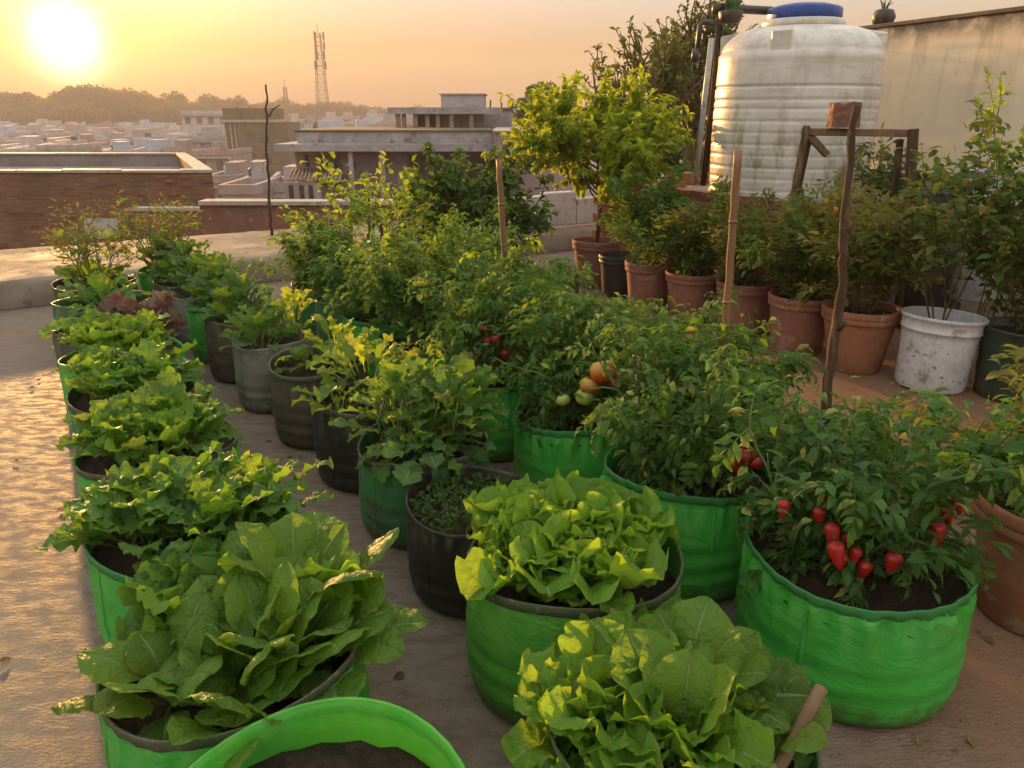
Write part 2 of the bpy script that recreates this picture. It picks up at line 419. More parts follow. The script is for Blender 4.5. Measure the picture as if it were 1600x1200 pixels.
M['hem_dirty'] = rough_mat('dirty_bag_hem', (0.10, 0.085, 0.05), (0.06, 0.09, 0.04), 18, 0.6, 0.5, 0.004, (0.20, 0.17, 0.11), 130)
M['soil'] = rough_mat('potting_soil', (0.030, 0.019, 0.012), (0.055, 0.034, 0.02), 22, 0.95, 1.0, 0.02, (0.012, 0.009, 0.006), 90, 0.2)
M['terracotta'] = rough_mat('terracotta', (0.33, 0.145, 0.100), (0.25, 0.105, 0.075), 3, 0.8, 0.3, 0.006, (0.42, 0.27, 0.20), 30, 0.25)
M['terracotta2'] = rough_mat('orange_terracotta', (0.36, 0.155, 0.085), (0.28, 0.115, 0.065), 3, 0.8, 0.3, 0.006, (0.40, 0.26, 0.18), 30, 0.25)
M['pot_black'] = rough_mat('black_plastic_pot', (0.025, 0.022, 0.02), (0.04, 0.033, 0.028), 6, 0.5, 0.2, 0.004, (0.08, 0.06, 0.045), 40, 0.4)
M['bucket'] = rough_mat('white_bucket_paint', (0.70, 0.68, 0.68), (0.58, 0.56, 0.57), 5, 0.32, 0.12, 0.004, (0.30, 0.24, 0.18), 34, 0.5)
M['bucket_mark'] = rough_mat('bucket_worn_print', (0.16, 0.13, 0.11), (0.26, 0.22, 0.19), 20, 0.5, 0.1, 0.002)
M['drum_green'] = rough_mat('dark_green_drum', (0.035, 0.06, 0.035), (0.02, 0.04, 0.025), 5, 0.45, 0.2, 0.006, (0.22, 0.17, 0.06), 22, 0.45)
M['drum_pale'] = rough_mat('pale_drum', (0.52, 0.53, 0.56), (0.42, 0.43, 0.47), 3, 0.5, 0.15, 0.006, (0.25, 0.23, 0.22), 25, 0.4)
M['wood'] = rough_mat('weathered_wood', (0.22, 0.13, 0.07), (0.13, 0.075, 0.04), 8, 0.8, 0.6, 0.006, (0.30, 0.22, 0.12), 60, 0.3, 'Object', (1, 1, 0.15))
M['wood_dark'] = rough_mat('dark_old_wood', (0.10, 0.055, 0.03), (0.055, 0.032, 0.02), 9, 0.85, 0.7, 0.008, (0.22, 0.13, 0.06), 50, 0.3, 'Object', (1, 1, 0.15))
M['bamboo'] = rough_mat('dry_bamboo', (0.28, 0.145, 0.065), (0.18, 0.09, 0.042), 9, 0.6, 0.35, 0.004, (0.16, 0.08, 0.04), 60, 0.4, 'Object', (1, 1, 0.12))
M['bark'] = rough_mat('plant_stem_bark', (0.14, 0.10, 0.05), (0.09, 0.065, 0.035), 20, 0.85, 0.5, 0.004)
M['stem'] = rough_mat('green_stem', (0.14, 0.20, 0.06), (0.10, 0.13, 0.05), 30, 0.6, 0.3, 0.003)
M['brick'] = rough_mat('red_brick', (0.30, 0.115, 0.065), (0.22, 0.085, 0.05), 7, 0.9, 0.6, 0.008, (0.34, 0.22, 0.16), 50, 0.25)
M['mortar'] = rough_mat('mortar', (0.26, 0.21, 0.17), (0.20, 0.155, 0.12), 10, 0.95, 0.6, 0.01)
M['pvc'] = rough_mat('pvc_pipe', (0.50, 0.46, 0.42), (0.40, 0.36, 0.33), 6, 0.45, 0.1, 0.002, (0.26, 0.21, 0.17), 40, 0.45)
M['pvc_dark'] = rough_mat('dark_pipe', (0.05, 0.035, 0.028), (0.08, 0.06, 0.045), 9, 0.5, 0.2, 0.003, (0.14, 0.11, 0.08), 40, 0.4)
M['lid_blue'] = rough_mat('blue_lid', (0.012, 0.045, 0.22), (0.02, 0.06, 0.28), 6, 0.4, 0.1, 0.003, (0.04, 0.05, 0.12), 40, 0.45)

def tank_mat():
    t = NT('tank_plastic')
    v = t.coord('Object'); x, y, z = t.sep(v)
    n1 = t.noise(v, 3, 5, 0.6); n2 = t.noise(t.coord('Object', (1, 1, 0.35)), 8, 5, 0.65); n3 = t.noise(v, 22, 4, 0.7)
    col = t.mix(t.ramp(n1, 0.35, 0.65), (0.68, 0.63, 0.55), (0.57, 0.525, 0.455))
    alg = t.math('MULTIPLY', t.ramp(n2, 0.46, 0.66), t.ramp(z, 0.15, 1.0, 0.85, 0.25))
    col = t.mix(alg, col, (0.20, 0.17, 0.06))
    col = t.mix(t.ramp(n3, 0.60, 0.74, 0, 0.45), col, (0.28, 0.21, 0.13))
    col = t.mix(t.ramp(t.noise(t.coord('Object', (1, 1, 6)), 4, 5, 0.65), 0.5, 0.7, 0, 0.4), col, (0.36, 0.28, 0.19))
    return t.done(t.bsdf(col, t.ramp(n3, 0.3, 0.7, 0.26, 0.42), t.bump(t.math('ADD', n1, t.math('MULTIPLY', n3, 0.15)), 0.15, 0.02), 0.5))
M['tank'] = tank_mat()

def fruit_mat(name, c1, c2, blend=0.5):
    t = NT(name); v = t.coord('Object'); x, y, z = t.sep(v)
    n = t.noise(v, 18, 2, 0.5)
    f = t.ramp(t.math('ADD', z, t.math('MULTIPLY', t.math('SUBTRACT', n, 0.5), 0.05)), -0.03, 0.035)
    return t.done(t.bsdf(t.mix(t.math('MULTIPLY', f, blend), c1, c2), 0.36, t.bump(n, 0.05, 0.005), 0.5))
M['tomato_red'] = fruit_mat('ripe_red_skin', (0.36, 0.012, 0.010), (0.40, 0.030, 0.012))
M['tomato_orange'] = fruit_mat('half_ripe_skin', (0.55, 0.085, 0.015), (0.40, 0.26, 0.03), 0.9)
M['tomato_green'] = fruit_mat('unripe_skin', (0.36, 0.34, 0.05), (0.18, 0.26, 0.05), 0.9)
M['calyx'] = rough_mat('fruit_calyx', (0.06, 0.14, 0.03), (0.05, 0.10, 0.03), 20, 0.6, 0.2, 0.002)

# leaves
L = {}
L['spinach'] = leaf_mat('chard_leaf', (0.075, 0.150, 0.022), (0.125, 0.215, 0.035), (0.20, 0.29, 0.09), (0.42, 0.56, 0.035), 0.42, 0.40, None, 0, 6, 0.8)
L['lettuce'] = leaf_mat('lettuce_leaf', (0.10, 0.215, 0.025), (0.16, 0.29, 0.04), (0.24, 0.34, 0.10), (0.50, 0.68, 0.04), 0.45, 0.42, None, 0, 6, 0.7)
L['mustard'] = leaf_mat('mustard_leaf', (0.050, 0.125, 0.028), (0.085, 0.18, 0.04), (0.15, 0.25, 0.08), (0.34, 0.55, 0.035), 0.40, 0.42, None, 0, 7, 0.8)
L['brassica'] = leaf_mat('grey_green_leaf', (0.045, 0.105, 0.035), (0.08, 0.155, 0.05), (0.16, 0.24, 0.10), (0.26, 0.42, 0.04), 0.32, 0.45, (0.30, 0.28, 0.05), 0.05, 6, 0.6)
L['rocket'] = leaf_mat('rocket_leaf', (0.055, 0.125, 0.025), (0.10, 0.19, 0.04), (0.17, 0.26, 0.08), (0.40, 0.56, 0.03), 0.40, 0.45, (0.34, 0.38, 0.05), 0.10, 6, 0.6)
L['bright'] = leaf_mat('yellow_green_leaf', (0.10, 0.18, 0.022), (0.18, 0.25, 0.03), (0.24, 0.32, 0.08), (0.60, 0.66, 0.03), 0.48, 0.45, (0.38, 0.40, 0.05), 0.12, 6, 0.5)
L['purple'] = leaf_mat('red_lettuce_leaf', (0.12, 0.055, 0.07), (0.22, 0.13, 0.16), (0.22, 0.14, 0.13), (0.28, 0.09, 0.06), 0.30, 0.42, None, 0, 6, 0.8, (0.09, 0.10, 0.05))
L['tomato'] = leaf_mat('tomato_leaf', (0.040, 0.105, 0.024), (0.075, 0.155, 0.035), (0.11, 0.19, 0.06), (0.30, 0.46, 0.03), 0.36, 0.48, (0.34, 0.34, 0.05), 0.07, 5, 0.6)
L['pepper'] = leaf_mat('pepper_leaf', (0.038, 0.105, 0.028), (0.068, 0.150, 0.040), (0.10, 0.19, 0.06), (0.26, 0.44, 0.03), 0.34, 0.42, (0.34, 0.28, 0.05), 0.05, 6, 0.5)
L['shrub'] = leaf_mat('shrub_leaf', (0.050, 0.105, 0.024), (0.095, 0.155, 0.034), (0.10, 0.15, 0.05), (0.30, 0.36, 0.03), 0.36, 0.48, (0.30, 0.16, 0.05), 0.14, 4, 0.4)
L['shrub_brown'] = leaf_mat('dry_shrub_leaf', (0.065, 0.105, 0.024), (0.12, 0.145, 0.034), (0.12, 0.14, 0.05), (0.42, 0.38, 0.04), 0.38, 0.5, (0.30, 0.15, 0.055), 0.26, 4, 0.4)
L['dark'] = leaf_mat('dark_shrub_leaf', (0.034, 0.080, 0.022), (0.065, 0.120, 0.028), (0.06, 0.11, 0.04), (0.16, 0.26, 0.02), 0.30, 0.40, (0.20, 0.14, 0.04), 0.06, 4, 0.4)
L['moringa'] = leaf_mat('young_tree_leaf', (0.13, 0.22, 0.020), (0.21, 0.29, 0.028), (0.24, 0.30, 0.06), (0.62, 0.64, 0.03), 0.48, 0.5, (0.42, 0.40, 0.04), 0.04, 4, 0.3)
L['tree'] = leaf_mat('tree_leaf', (0.050, 0.095, 0.020), (0.085, 0.130, 0.028), (0.08, 0.10, 0.04), (0.24, 0.24, 0.03), 0.34, 0.55, (0.20, 0.15, 0.04), 0.08, 3, 0.2)
L['fartree'] = leaf_mat('far_tree_leaf', (0.045, 0.060, 0.018), (0.085, 0.085, 0.024), (0.08, 0.09, 0.03), (0.30, 0.24, 0.04), 0.34, 0.6, None, 0, 3, 0.1)
L['moss'] = leaf_mat('seedling_leaf', (0.035, 0.075, 0.018), (0.06, 0.11, 0.025), (0.08, 0.12, 0.04), (0.15, 0.24, 0.02), 0.3, 0.5, None, 0, 3, 0.1)
L['litter'] = leaf_mat('dry_litter_leaf', (0.16, 0.09, 0.04), (0.26, 0.17, 0.07), (0.20, 0.12, 0.06), (0.25, 0.15, 0.05), 0.2, 0.7, (0.12, 0.14, 0.04), 0.25, 4, 0.3)

# ------------------------------------------------------------------ leaves
def interp(tab):
    xs = [a for a, _ in tab]; ys = [b for _, b in tab]
    return lambda u: float(np.interp(u, xs, ys))
def grid_leaf(L_, prof, nl, nw, bend=0.8, bend_pow=1.3, cup=0.3, ruffle=0.0, rfreq=5, seed=0, lobes=0.0, lfreq=6, fold=0.0, twist=0.0, stem_u=0.0, wav=0.0, pucker=0.0):
    """leaf growing from the origin along +Y with its upper side to +Z; prof(u) = half width in metres"""
    r = random.Random(seed)
    ph = [r.uniform(0, 6.28) for _ in range(8)]
    js = list(range(-nw, nw + 1))
    V = []; UV = []; F = []
    y = z = 0.0
    for i in range(nl + 1):
        u = i / nl
        th = bend * (max(0, u - stem_u * 0.5) ** bend_pow)
        if i:
            y += L_ / nl * math.cos(th); z -= L_ / nl * math.sin(th)
        w = prof(u)
        tw = twist * u
        onblade = 0.0 if u < stem_u else min(1.0, (u - stem_u) / 0.12)
        for j in js:
            v = j / nw
            a = abs(v); sd = 0 if v < 0 else 1
            lob = 1.0
            if lobes and onblade:
                lob = 1.0 - lobes * (0.5 + 0.5 * math.sin(lfreq * 2 * math.pi * u + ph[sd])) * onblade * (a ** 0.5)
            ww = w * lob
            x = v * ww
            zz = cup * (a ** 1.6) * ww + fold * a * ww
            if ruffle and onblade:
                q = ruffle * onblade * a ** 2.2
                zz += q * (math.sin(rfreq * 2 * math.pi * u + ph[2 + sd] + 0.8 * v) + 0.6 * math.sin(rfreq * 1.73 * 2 * math.pi * u + ph[4 + sd]))
                x += q * 0.2 * math.sin(rfreq * 1.31 * 2 * math.pi * u + ph[6 + sd]) * (1 if v > 0 else -1)
            if wav and onblade:
                zz += wav * onblade * math.sin(3.1 * math.pi * u + ph[0]) * (0.4 + v * math.cos(ph[1]))
            if pucker and onblade:
                zz += pucker * onblade * abs(math.sin(math.pi * 7 * (u - .22 * a) + ph[3] * .3)) * math.sin(math.pi * min(1, a * 1.05)) * (0.7 + .5 * math.sin(9 * u + 7 * v + ph[5]))
            if a < 0.01: zz -= 0.06 * w * onblade           # midrib groove
            c, s_ = math.cos(tw), math.sin(tw)
            x, zz = x * c - zz * s_, x * s_ + zz * c
            # offset perpendicular to the bent axis
            V.append((x, y + zz * math.sin(th), z + zz * math.cos(th)))
            UV.append((u, 0.5 + 0.5 * v))
    n = len(js)
    for i in range(nl):
        for j in range(n - 1):
            F.append((i * n + j, i * n + j + 1, (i + 1) * n + j + 1, (i + 1) * n + j))
    return np.array(V), np.array(F), np.array(UV)

def join(parts):
    V = []; F = []; U = []; n = 0
    for v, f, u in parts:
        V.append(v); F.append(f + n); U.append(u); n += len(v)
    return np.vstack(V), np.vstack(F), np.vstack(U)
def frame(d, up=Vector((0, 0, 1))):
    """3x3 with Y along d and Z as near to up as it can be"""
    y = Vector(d).normalized(); up = Vector(up)
    x = y.cross(up)
    if x.length < 1e-4: x = y.cross(Vector((1, 0, 0.1)))
    x.normalize(); z = x.cross(y)
    return Matrix((x, y, z)).transposed()
def xform(part, Mx, p=(0, 0, 0), s=1.0):
    v, f, u = part
    return (v * s) @ np.array(Mx).T + np.array(p), f, u

def chard(seed, L_=0.235):
    r = random.Random(seed)
    k = r.uniform(0.9, 1.1)
    pr = interp([(0, .007), (.30, .0055), (.36, .022 * k), (.43, .050 * k), (.55, .070 * k), (.68, .077 * k), (.80, .070 * k), (.90, .050 * k), (.98, .016), (1, .004)])
    return grid_leaf(L_, pr, 30, 6, r.uniform(0.6, 1.5), 1.8, r.uniform(-.40, .10), 0.0028, 5, seed, 0.02, 4, 0.10, r.uniform(-.30, .30), 0.33, 0.006, 0.0055)
def lettuce(seed, L_=0.165):
    r = random.Random(seed); k = r.uniform(0.85, 1.15)
    pr = interp([(0, .009), (.12, .011), (.25, .024 * k), (.45, .040 * k), (.62, .050 * k), (.80, .052 * k), (.92, .044 * k), (.97, .034), (1, .020)])
    return grid_leaf(L_, pr, 32, 6, r.uniform(0.4, 1.5), 1.8, r.uniform(0.3, .7), 0.0095, r.uniform(4.2, 5.6), seed, 0.07, 4, 0.12, r.uniform(-.4, .4), 0.12, 0.012, 0.006)
def mustard(seed, L_=0.225):
    r = random.Random(seed); k = r.uniform(0.85, 1.15)
    pr = interp([(0, .007), (.22, .006), (.28, .020 * k), (.42, .036 * k), (.60, .056 * k), (.78, .056 * k), (.90, .038 * k), (1, .006)])
    return grid_leaf(L_, pr, 24, 4, r.uniform(0.9, 2.0), 1.4, r.uniform(-.3, .4), 0.011, r.uniform(4.5, 6), seed, 0.22, 5, 0.15, r.uniform(-.4, .4), 0.24, 0.012, 0.005)
def kale(seed, L_=0.20):
    r = random.Random(seed); k = r.uniform(0.85, 1.15)
    pr = interp([(0, .006), (.30, .005), (.36, .020 * k), (.50, .042 * k), (.70, .050 * k), (.86, .036 * k), (1, .004)])
    return grid_leaf(L_, pr, 22, 3, r.uniform(0.5, 1.4), 1.5, r.uniform(-.2, .35), 0.008, 3.5, seed, 0.18, 5, 0.15, r.uniform(-.4, .4), 0.33, 0.01)
def rocket(seed, L_=0.17):
    r = random.Random(seed); k = r.uniform(0.85, 1.2)
    pr = interp([(0, .004), (.30, .0035), (.36, .016 * k), (.55, .030 * k), (.74, .038 * k), (.88, .028 * k), (1, .004)])
    return grid_leaf(L_, pr, 26, 2, r.uniform(0.6, 1.6), 1.3, r.uniform(-.2, .4), 0.006, 4, seed, 0.52, 4.5, 0.2, r.uniform(-.5, .5), 0.33, 0.008)
def simple(seed, L_=0.07, W=0.018, nl=6, nw=1, bend=0.8, fold=0.25, stem=0.15):
    r = random.Random(seed)
    pr = interp([(0, .0012), (stem, .0012), (stem + .12, W * .6), (stem + .33, W), (.78, W * .62), (.92, W * .25), (1, .0006)])
    return grid_leaf(L_, pr, nl, nw, bend * r.uniform(.6, 1.4), 1.2, 0.1, 0, 3, seed, 0, 4, fold, r.uniform(-.4, .4), stem, L_ * 0.03)
def leaflet(seed, L_=0.055, W=0.016):
    r = random.Random(seed)
    pr = interp([(0, .001), (.10, .002), (.22, W * .75), (.40, W), (.62, W * .82), (.82, W * .45), (1, .0008)])
    return grid_leaf(L_, pr, 7, 1, r.uniform(.3, 1.2), 1.2, 0.1, 0, 3, seed, 0.30, 3.3, r.uniform(.1, .4), r.uniform(-.5, .5), 0.08, 0.003)
def compound(seed, L_=0.17, pairs=3, lsize=0.055, droop=1.1, lw=0.016):
    """a pinnate leaf: stalk, opposite leaflets, one at the tip"""
    r = random.Random(seed)
    parts = []
    st = interp([(0, .0022), (1, .0012)])
    parts.append(grid_leaf(L_, st, 6, 1, droop, 1.3, 0, 0, 1, seed, fold=0.3))
    pts = []; y = z = 0.0; N = 24
    for i in range(N + 1):
        u = i / N; th = droop * u ** 1.3
        if i: y += L_ / N * math.cos(th); z -= L_ / N * math.sin(th)
        pts.append((y, z, th))
    us = [0.34 + 0.5 * k / max(1, pairs - 1) for k in range(pairs)] if pairs > 1 else [0.5]
    for k, u in enumerate(us):
        y, z, th = pts[int(u * N)]
        sz = (0.75 + 0.35 * math.sin(math.pi * (k + .7) / pairs)) * r.uniform(.85, 1.15)
        for sd in (-1, 1):
            a = R(r.uniform(50, 75))
            d = Vector((sd * math.sin(a), math.cos(a) * math.cos(th), -math.cos(a) * math.sin(th) + r.uniform(-.35, .15)))
            up = Vector((r.uniform(-.3, .3), math.sin(th), math.cos(th)))
            parts.append(xform(leaflet(r.randrange(1000), lsize, lw), frame(d, up), (0, y, z), sz))
    y, z, th = pts[-1]
    parts.append(xform(leaflet(r.randrange(1000), lsize * 1.15, lw * 1.1), frame(Vector((r.uniform(-.3, .3), math.cos(th), -math.sin(th))), Vector((0, math.sin(th), math.cos(th)))), (0, y, z)))
    return join(parts)
def tiny(L_=0.05, W=0.014):
    """six-triangle leaf for foliage seen from afar"""
    V = np.array([(0, 0, 0), (-W * .8, L_ * .3, W * .25), (W * .8, L_ * .3, W * .25), (0, L_ * .35, -W * .1), (-W * .75, L_ * .65, W * .1), (W * .75, L_ * .65, W * .1), (0, L_ * .7, -W * .3), (0, L_, -W * .9)])
    F = np.array([(0, 3, 1), (0, 2, 3), (1, 3, 4), (3, 6, 4), (3, 2, 5), (3, 5, 6), (4, 6, 7), (6, 5, 7)])
    UV = np.array([(0, .5), (.3, .1), (.3, .9), (.35, .5), (.65, .1), (.65, .9), (.7, .5), (1, .5)])
    return V, F, UV

def leaf_set(name, fn, mat, n, seed0):
    out = []
    for k in range(n):
        v, f, u = fn(seed0 + k * 17)
        out.append(make_mesh(name, v, f, mat, u, True))
    return out
def scatter(templates, P, D, U, S, rng):
    """many leaves in one mesh: numpy copies of the templates"""
    P = np.asarray(P, float); D = np.asarray(D, float); U = np.asarray(U, float); S = np.asarray(S, float)
    y = D / (np.linalg.norm(D, axis=1, keepdims=True) + 1e-9)
    x = np.cross(y, U); ln = np.linalg.norm(x, axis=1, keepdims=True); x = np.where(ln < 1e-3, np.cross(y, np.array([1.0, 0.2, 0.1])), x)
    x /= np.linalg.norm(x, axis=1, keepdims=True) + 1e-9
    z = np.cross(x, y)
    Rm = np.stack([x, y, z], axis=2)                      # columns
    which = rng.integers(0, len(templates), len(P))
    Vs = []; Fs = []; Us = []; n = 0
    for k, (v, f, u) in enumerate(templates):
        idx = np.where(which == k)[0]
        if not len(idx): continue
        vv = np.einsum('nij,vj->nvi', Rm[idx], v) * S[idx][:, None, None] + P[idx][:, None, :]
        ff = f[None, :, :] + (np.arange(len(idx)) * len(v))[:, None, None] + n
        if ff.shape[2] == 3: ff = np.concatenate([ff, ff[:, :, 2:3]], axis=2) if False else ff
        Vs.append(vv.reshape(-1, 3)); Fs.append(ff.reshape(-1, f.shape[1])); Us.append(np.tile(u, (len(idx), 1))); n += len(idx) * len(v)
    return np.vstack(Vs), np.vstack(Fs), np.vstack(Us)

LS = {}
LS['chard'] = leaf_set('chard_leaf', chard, L['spinach'], 14, 11)
LS['lettuce'] = leaf_set('lettuce_leaf', lettuce, L['lettuce'], 14, 23)
LS['lettuce_dark'] = leaf_set('dark_lettuce_leaf', lettuce, L['mustard'], 7, 29)
LS['mustard'] = leaf_set('mustard_leaf', mustard, L['mustard'], 12, 31)
LS['kale'] = leaf_set('kale_leaf', kale, L['brassica'], 8, 41)
LS['kale_bright'] = leaf_set('bright_kale_leaf', kale, L['rocket'], 6, 43)
LS['rocket'] = leaf_set('rocket_leaf', rocket, L['rocket'], 8, 51)
LS['rocket_bright'] = leaf_set('bright_rocket_leaf', rocket, L['bright'], 6, 57)
LS['purple'] = leaf_set('red_lettuce_leaf', lettuce, L['purple'], 6, 61)
LS['tomato'] = leaf_set('tomato_leaf', lambda s: compound(s, 0.150, 4, 0.052, 1.3, 0.0125), L['tomato'], 9, 71)
LS['tomato_bright'] = leaf_set('bright_tomato_leaf', lambda s: compound(s, 0.140, 4, 0.048, 1.1, 0.012), L['bright'], 4, 77)
LS['pepper'] = leaf_set('pepper_leaf', lambda s: simple(s, 0.100, 0.0215, 8, 2, 1.3, 0.25, 0.22), L['pepper'], 8, 81)

# ------------------------------------------------------------------ the roof's own axes
AZ = R(-31)
AU = Vector((math.cos(AZ), -math.sin(AZ), 0))      # across the rows, to the right and away
AW = Vector((math.sin(AZ), math.cos(AZ), 0))       # along the rows, away to the left
def uw(u, w, z=0.0): return AU * u + AW * w + Vector((0, 0, z))
UWM = Matrix(((AU.x, AW.x, 0, 0), (AU.y, AW.y, 0, 0), (0, 0, 1, 0), (0, 0, 0, 1)))

# ------------------------------------------------------------------ roof terrace, ledge, ground
GZ = -13.0                                         # street level
LF = Vector((-3.75, 6.3, 0)).dot(AW)               # front of the ledge along the rows
LB = LF + 1.75
def sheet(name, pts, mat, nx=1):
    me = make_mesh(name, pts, [tuple(range(len(pts)))], mat, smooth=False)
    return obj(name, me)
fl = MB()
fl.box(-7.0, 9.0, -7.0, LB, -0.35, 0.0, UWM)
tag(fl.build('roof_floor', M['floor']), kind='structure')
tw_ = MB(); tw_.box(-7.0, 9.0, -7.0, LB, GZ, -0.354, UWM)
tag(tw_.build('terrace_house_wall', M['plaster']), 'lower storeys of the terrace house under the planted roof', 'building')
lg = MB(); rl = random.Random(3)
# a long cast kerb with an uneven top
nU, nW = 60, 10
V = []; F = []
nz = vnoise(5)
for i in range(nU + 1):
    for j in range(nW + 1):
        u = -7.0 + 16.0 * i / nU; w = LF + (LB - LF - 0.002) * j / nW
        z = 0.21 + 0.012 * nz(i * .8 + j * 3.1) + 0.02 * (j / nW)
        if j == 0: z -= 0.015
        V.append(uw(u + .0, w + 0.012 * nz(i * .55 + 40) * (j == 0), z))
for i in range(nU):
    for j in range(nW):
        a = i * (nW + 1) + j; F.append((a, a + nW + 1, a + nW + 2, a + 1))
n0 = len(V)
for i in range(nU + 1):
    u = -7.0 + 16.0 * i / nU
    V.append(uw(u, LF - 0.01 + 0.01 * nz(i * .7 + 9), 0.004))
for i in range(nU):
    a = i * (nW + 1); F.append((n0 + i, n0 + i + 1, a + nW + 1, a))
tag(obj('roof_ledge', make_mesh('roof_ledge', V, F, M['ledge'], smooth=True)), kind='structure')
bw = MB(); bw.box(-7.0, 9.0, LB, LB + 0.06, GZ, 0.225, UWM)
bw.build('ledge_outer_face', M['ledge'], bpy.data.objects['roof_ledge'])

gr = MB(); gr.box(-410, 410, -30, 470, GZ - 0.5, GZ)
tag(gr.build('ground', M['ground']), kind='structure')
# wooded rise behind the town
hv = []; hf = []; nzh = vnoise(17)
NX, NY = 60, 14
def ridge_top(x):
    # higher on the left, under the sun, lower towards the middle of the view
    return float(np.interp(x, [-410, -205, -150, -107, -85, -32, 43, 410], [-2.0, -1.5, 0.0, -2.5, -4.5, -6.0, -6.5, -6.5]))
for i in range(NX + 1):
    for j in range(NY + 1):
        x = -410 + 820 * i / NX; y = 245 + 225 * j / NY
        k = max(0.0, min(1.0, (y - 245) / 60)); k = k * k * (3 - 2 * k)
        hv.append((x, y, GZ - 0.3 + (ridge_top(x) - GZ) * k + 1.2 * nzh(i * .9 + j * 7.7) * k))
for i in range(NX):
    for j in range(NY):
        a = i * (NY + 1) + j; hf.append((a, a + NY + 1, a + NY + 2, a + 1))
tag(obj('wooded_hill', make_mesh('wooded_hill', hv, hf, M['hill'], smooth=True)), kind='structure')

# ------------------------------------------------------------------ air
hz = NT('hazy_air')
vp = hz.n.new('ShaderNodeVolumePrincipled')
vp.inputs['Color'].default_value = (1.0, 0.88, 0.80, 1)
vp.inputs['Density'].default_value = 0.00095
vp.inputs['Anisotropy'].default_value = 0.15
hz.l.new(vp.outputs[0], hz.out.inputs[1])
hb = MB(); hb.box(-415, 415, -35, 475, GZ - 1.5, 28.5)
tag(hb.build('haze', hz.m), 'warm hazy air over the town at sunrise', None, None, 'stuff')

# ------------------------------------------------------------------ neighbouring walls
def px(x, y, Y, z=None):
    """a point at distance Y in front of the camera that shows at pixel (x, y) of the photograph"""
    p = R(PITCH); cx = (x - 800) / 1220; cy = -(y - 600) / 1220
    ry = math.cos(p) + math.sin(p) * cy; rz = -math.sin(p) + math.cos(p) * cy
    return Vector((cx / ry * Y, Y, 1.5 + rz / ry * Y))

# brick house on the left, its flat roof sunk behind a parapet
b = empty('brick_house', (-11.0, 16.0, GZ), 'low brick house with flat roof behind the concrete ledge', 'house')
zt = 0.36 - GZ
SHR = Matrix(((1, -0.47, 0, 0), (0, 1, 0, 0), (0, 0, 1, 0), (0, 0, 0, 1)))     # its side wall runs off at a slant
m = MB(); m.box(-8.0, 5.05, 0.0, 7.0, 0.0, zt - 0.75, SHR); m.build('wall', M['brickwall'], b)
m = MB(); m.box(-8.0, 5.05, 0.0, 0.25, zt - 0.75, zt, SHR); m.build('front_parapet', M['brickwall'], b)
m = MB(); m.box(-8.0, 5.05, 6.75, 7.0, zt - 0.75, zt + 0.02, SHR); m.build('rear_parapet', M['roof_grey'], b)
m = MB(); m.box(4.80, 5.05, 0.25, 6.75, zt - 0.75, zt, SHR); m.build('side_parapet', M['brickwall'], b)
m = MB(); m.box(-8.0, 4.80, 0.25, 6.75, zt - 0.75, zt - 0.30, SHR); m.build('roof', M['roof_grey'], b)
rb = random.Random(8)
xx = -8.0
while xx < 5.05:
    w_ = rb.uniform(0.9, 1.6); x2 = min(5.08, xx + w_)
    m = MB(); m.box(xx + .008, x2 - .008, -0.04, 0.30, zt + 0.002, zt + 0.05 + rb.uniform(0, .015), SHR); bevel(m.build('coping_slab', M['coping'], b), .008)
    xx = x2
yy = 0.32
while yy < 6.6:
    y2 = min(6.7, yy + rb.uniform(0.8, 1.3))
    m = MB(); m.box(4.76, 5.09, yy, y2 - .015, zt + 0.002, zt + 0.05 + rb.uniform(0, .015), SHR); bevel(m.build('coping_slab', M['coping'], b), .008)
    yy = y2
m = MB(); m.box(-8.0, 5.05, 6.70, 7.04, zt + 0.022, zt + 0.06, SHR); m.build('rear_coping', M['coping'], b)
# plastered patch low on the brick face, and single courses of bricks that stand proud
p0 = px(135, 372, 16); p1 = px(183, 341, 16)
m = MB(); m.box(p0.x + 11, p1.x + 11, -0.03, -0.002, p0.z - GZ, p1.z - GZ, SHR); m.build('plaster_patch', M['plaster_white'], b)
for k in range(150):
    x_ = rb.uniform(-7.9, 4.8); cz = rb.randint(0, 22); z_ = zt - 0.10 - cz * 0.085
    m = MB(); m.box(x_, x_ + 0.22, -0.012 - rb.uniform(0, .02), 0.05, z_, z_ + 0.07, SHR); m.build('brick', M['brick'] if rb.random() < .6 else M['redwall'], b)

# low red-brown boundary wall with a pale coping, further right
b = empty('boundary_wall', (0, 11.2, 0), 'low red brown boundary wall with pale coping beyond the ledge', 'wall')
m = MB(); m.box(-4.4, 2.2, 0, 0.22, GZ, 0.26); m.build('wall_face', M['redwall'], b)
xx = -4.4
while xx < 2.2:
    x2 = min(2.2, xx + rb.uniform(.7, 1.1))
    m = MB(); m.box(xx + .005, x2 - .005, -0.05, 0.27, 0.262, 0.32 + rb.uniform(0, .012)); bevel(m.build('coping_slab', M['coping'], b), .008)
    xx = x2
b = empty('rear_wall', (0, 14.6, 0), 'low grey wall behind the red brown boundary wall', 'wall')
m = MB(); m.box(-7.0, -1.0, 0, 0.22, GZ, -0.22); m.build('wall_face', M['redwall'], b)
m = MB(); m.box(-7.0, -1.0, -0.04, 0.26, -0.217, -0.16); m.build('coping', M['coping'], b)

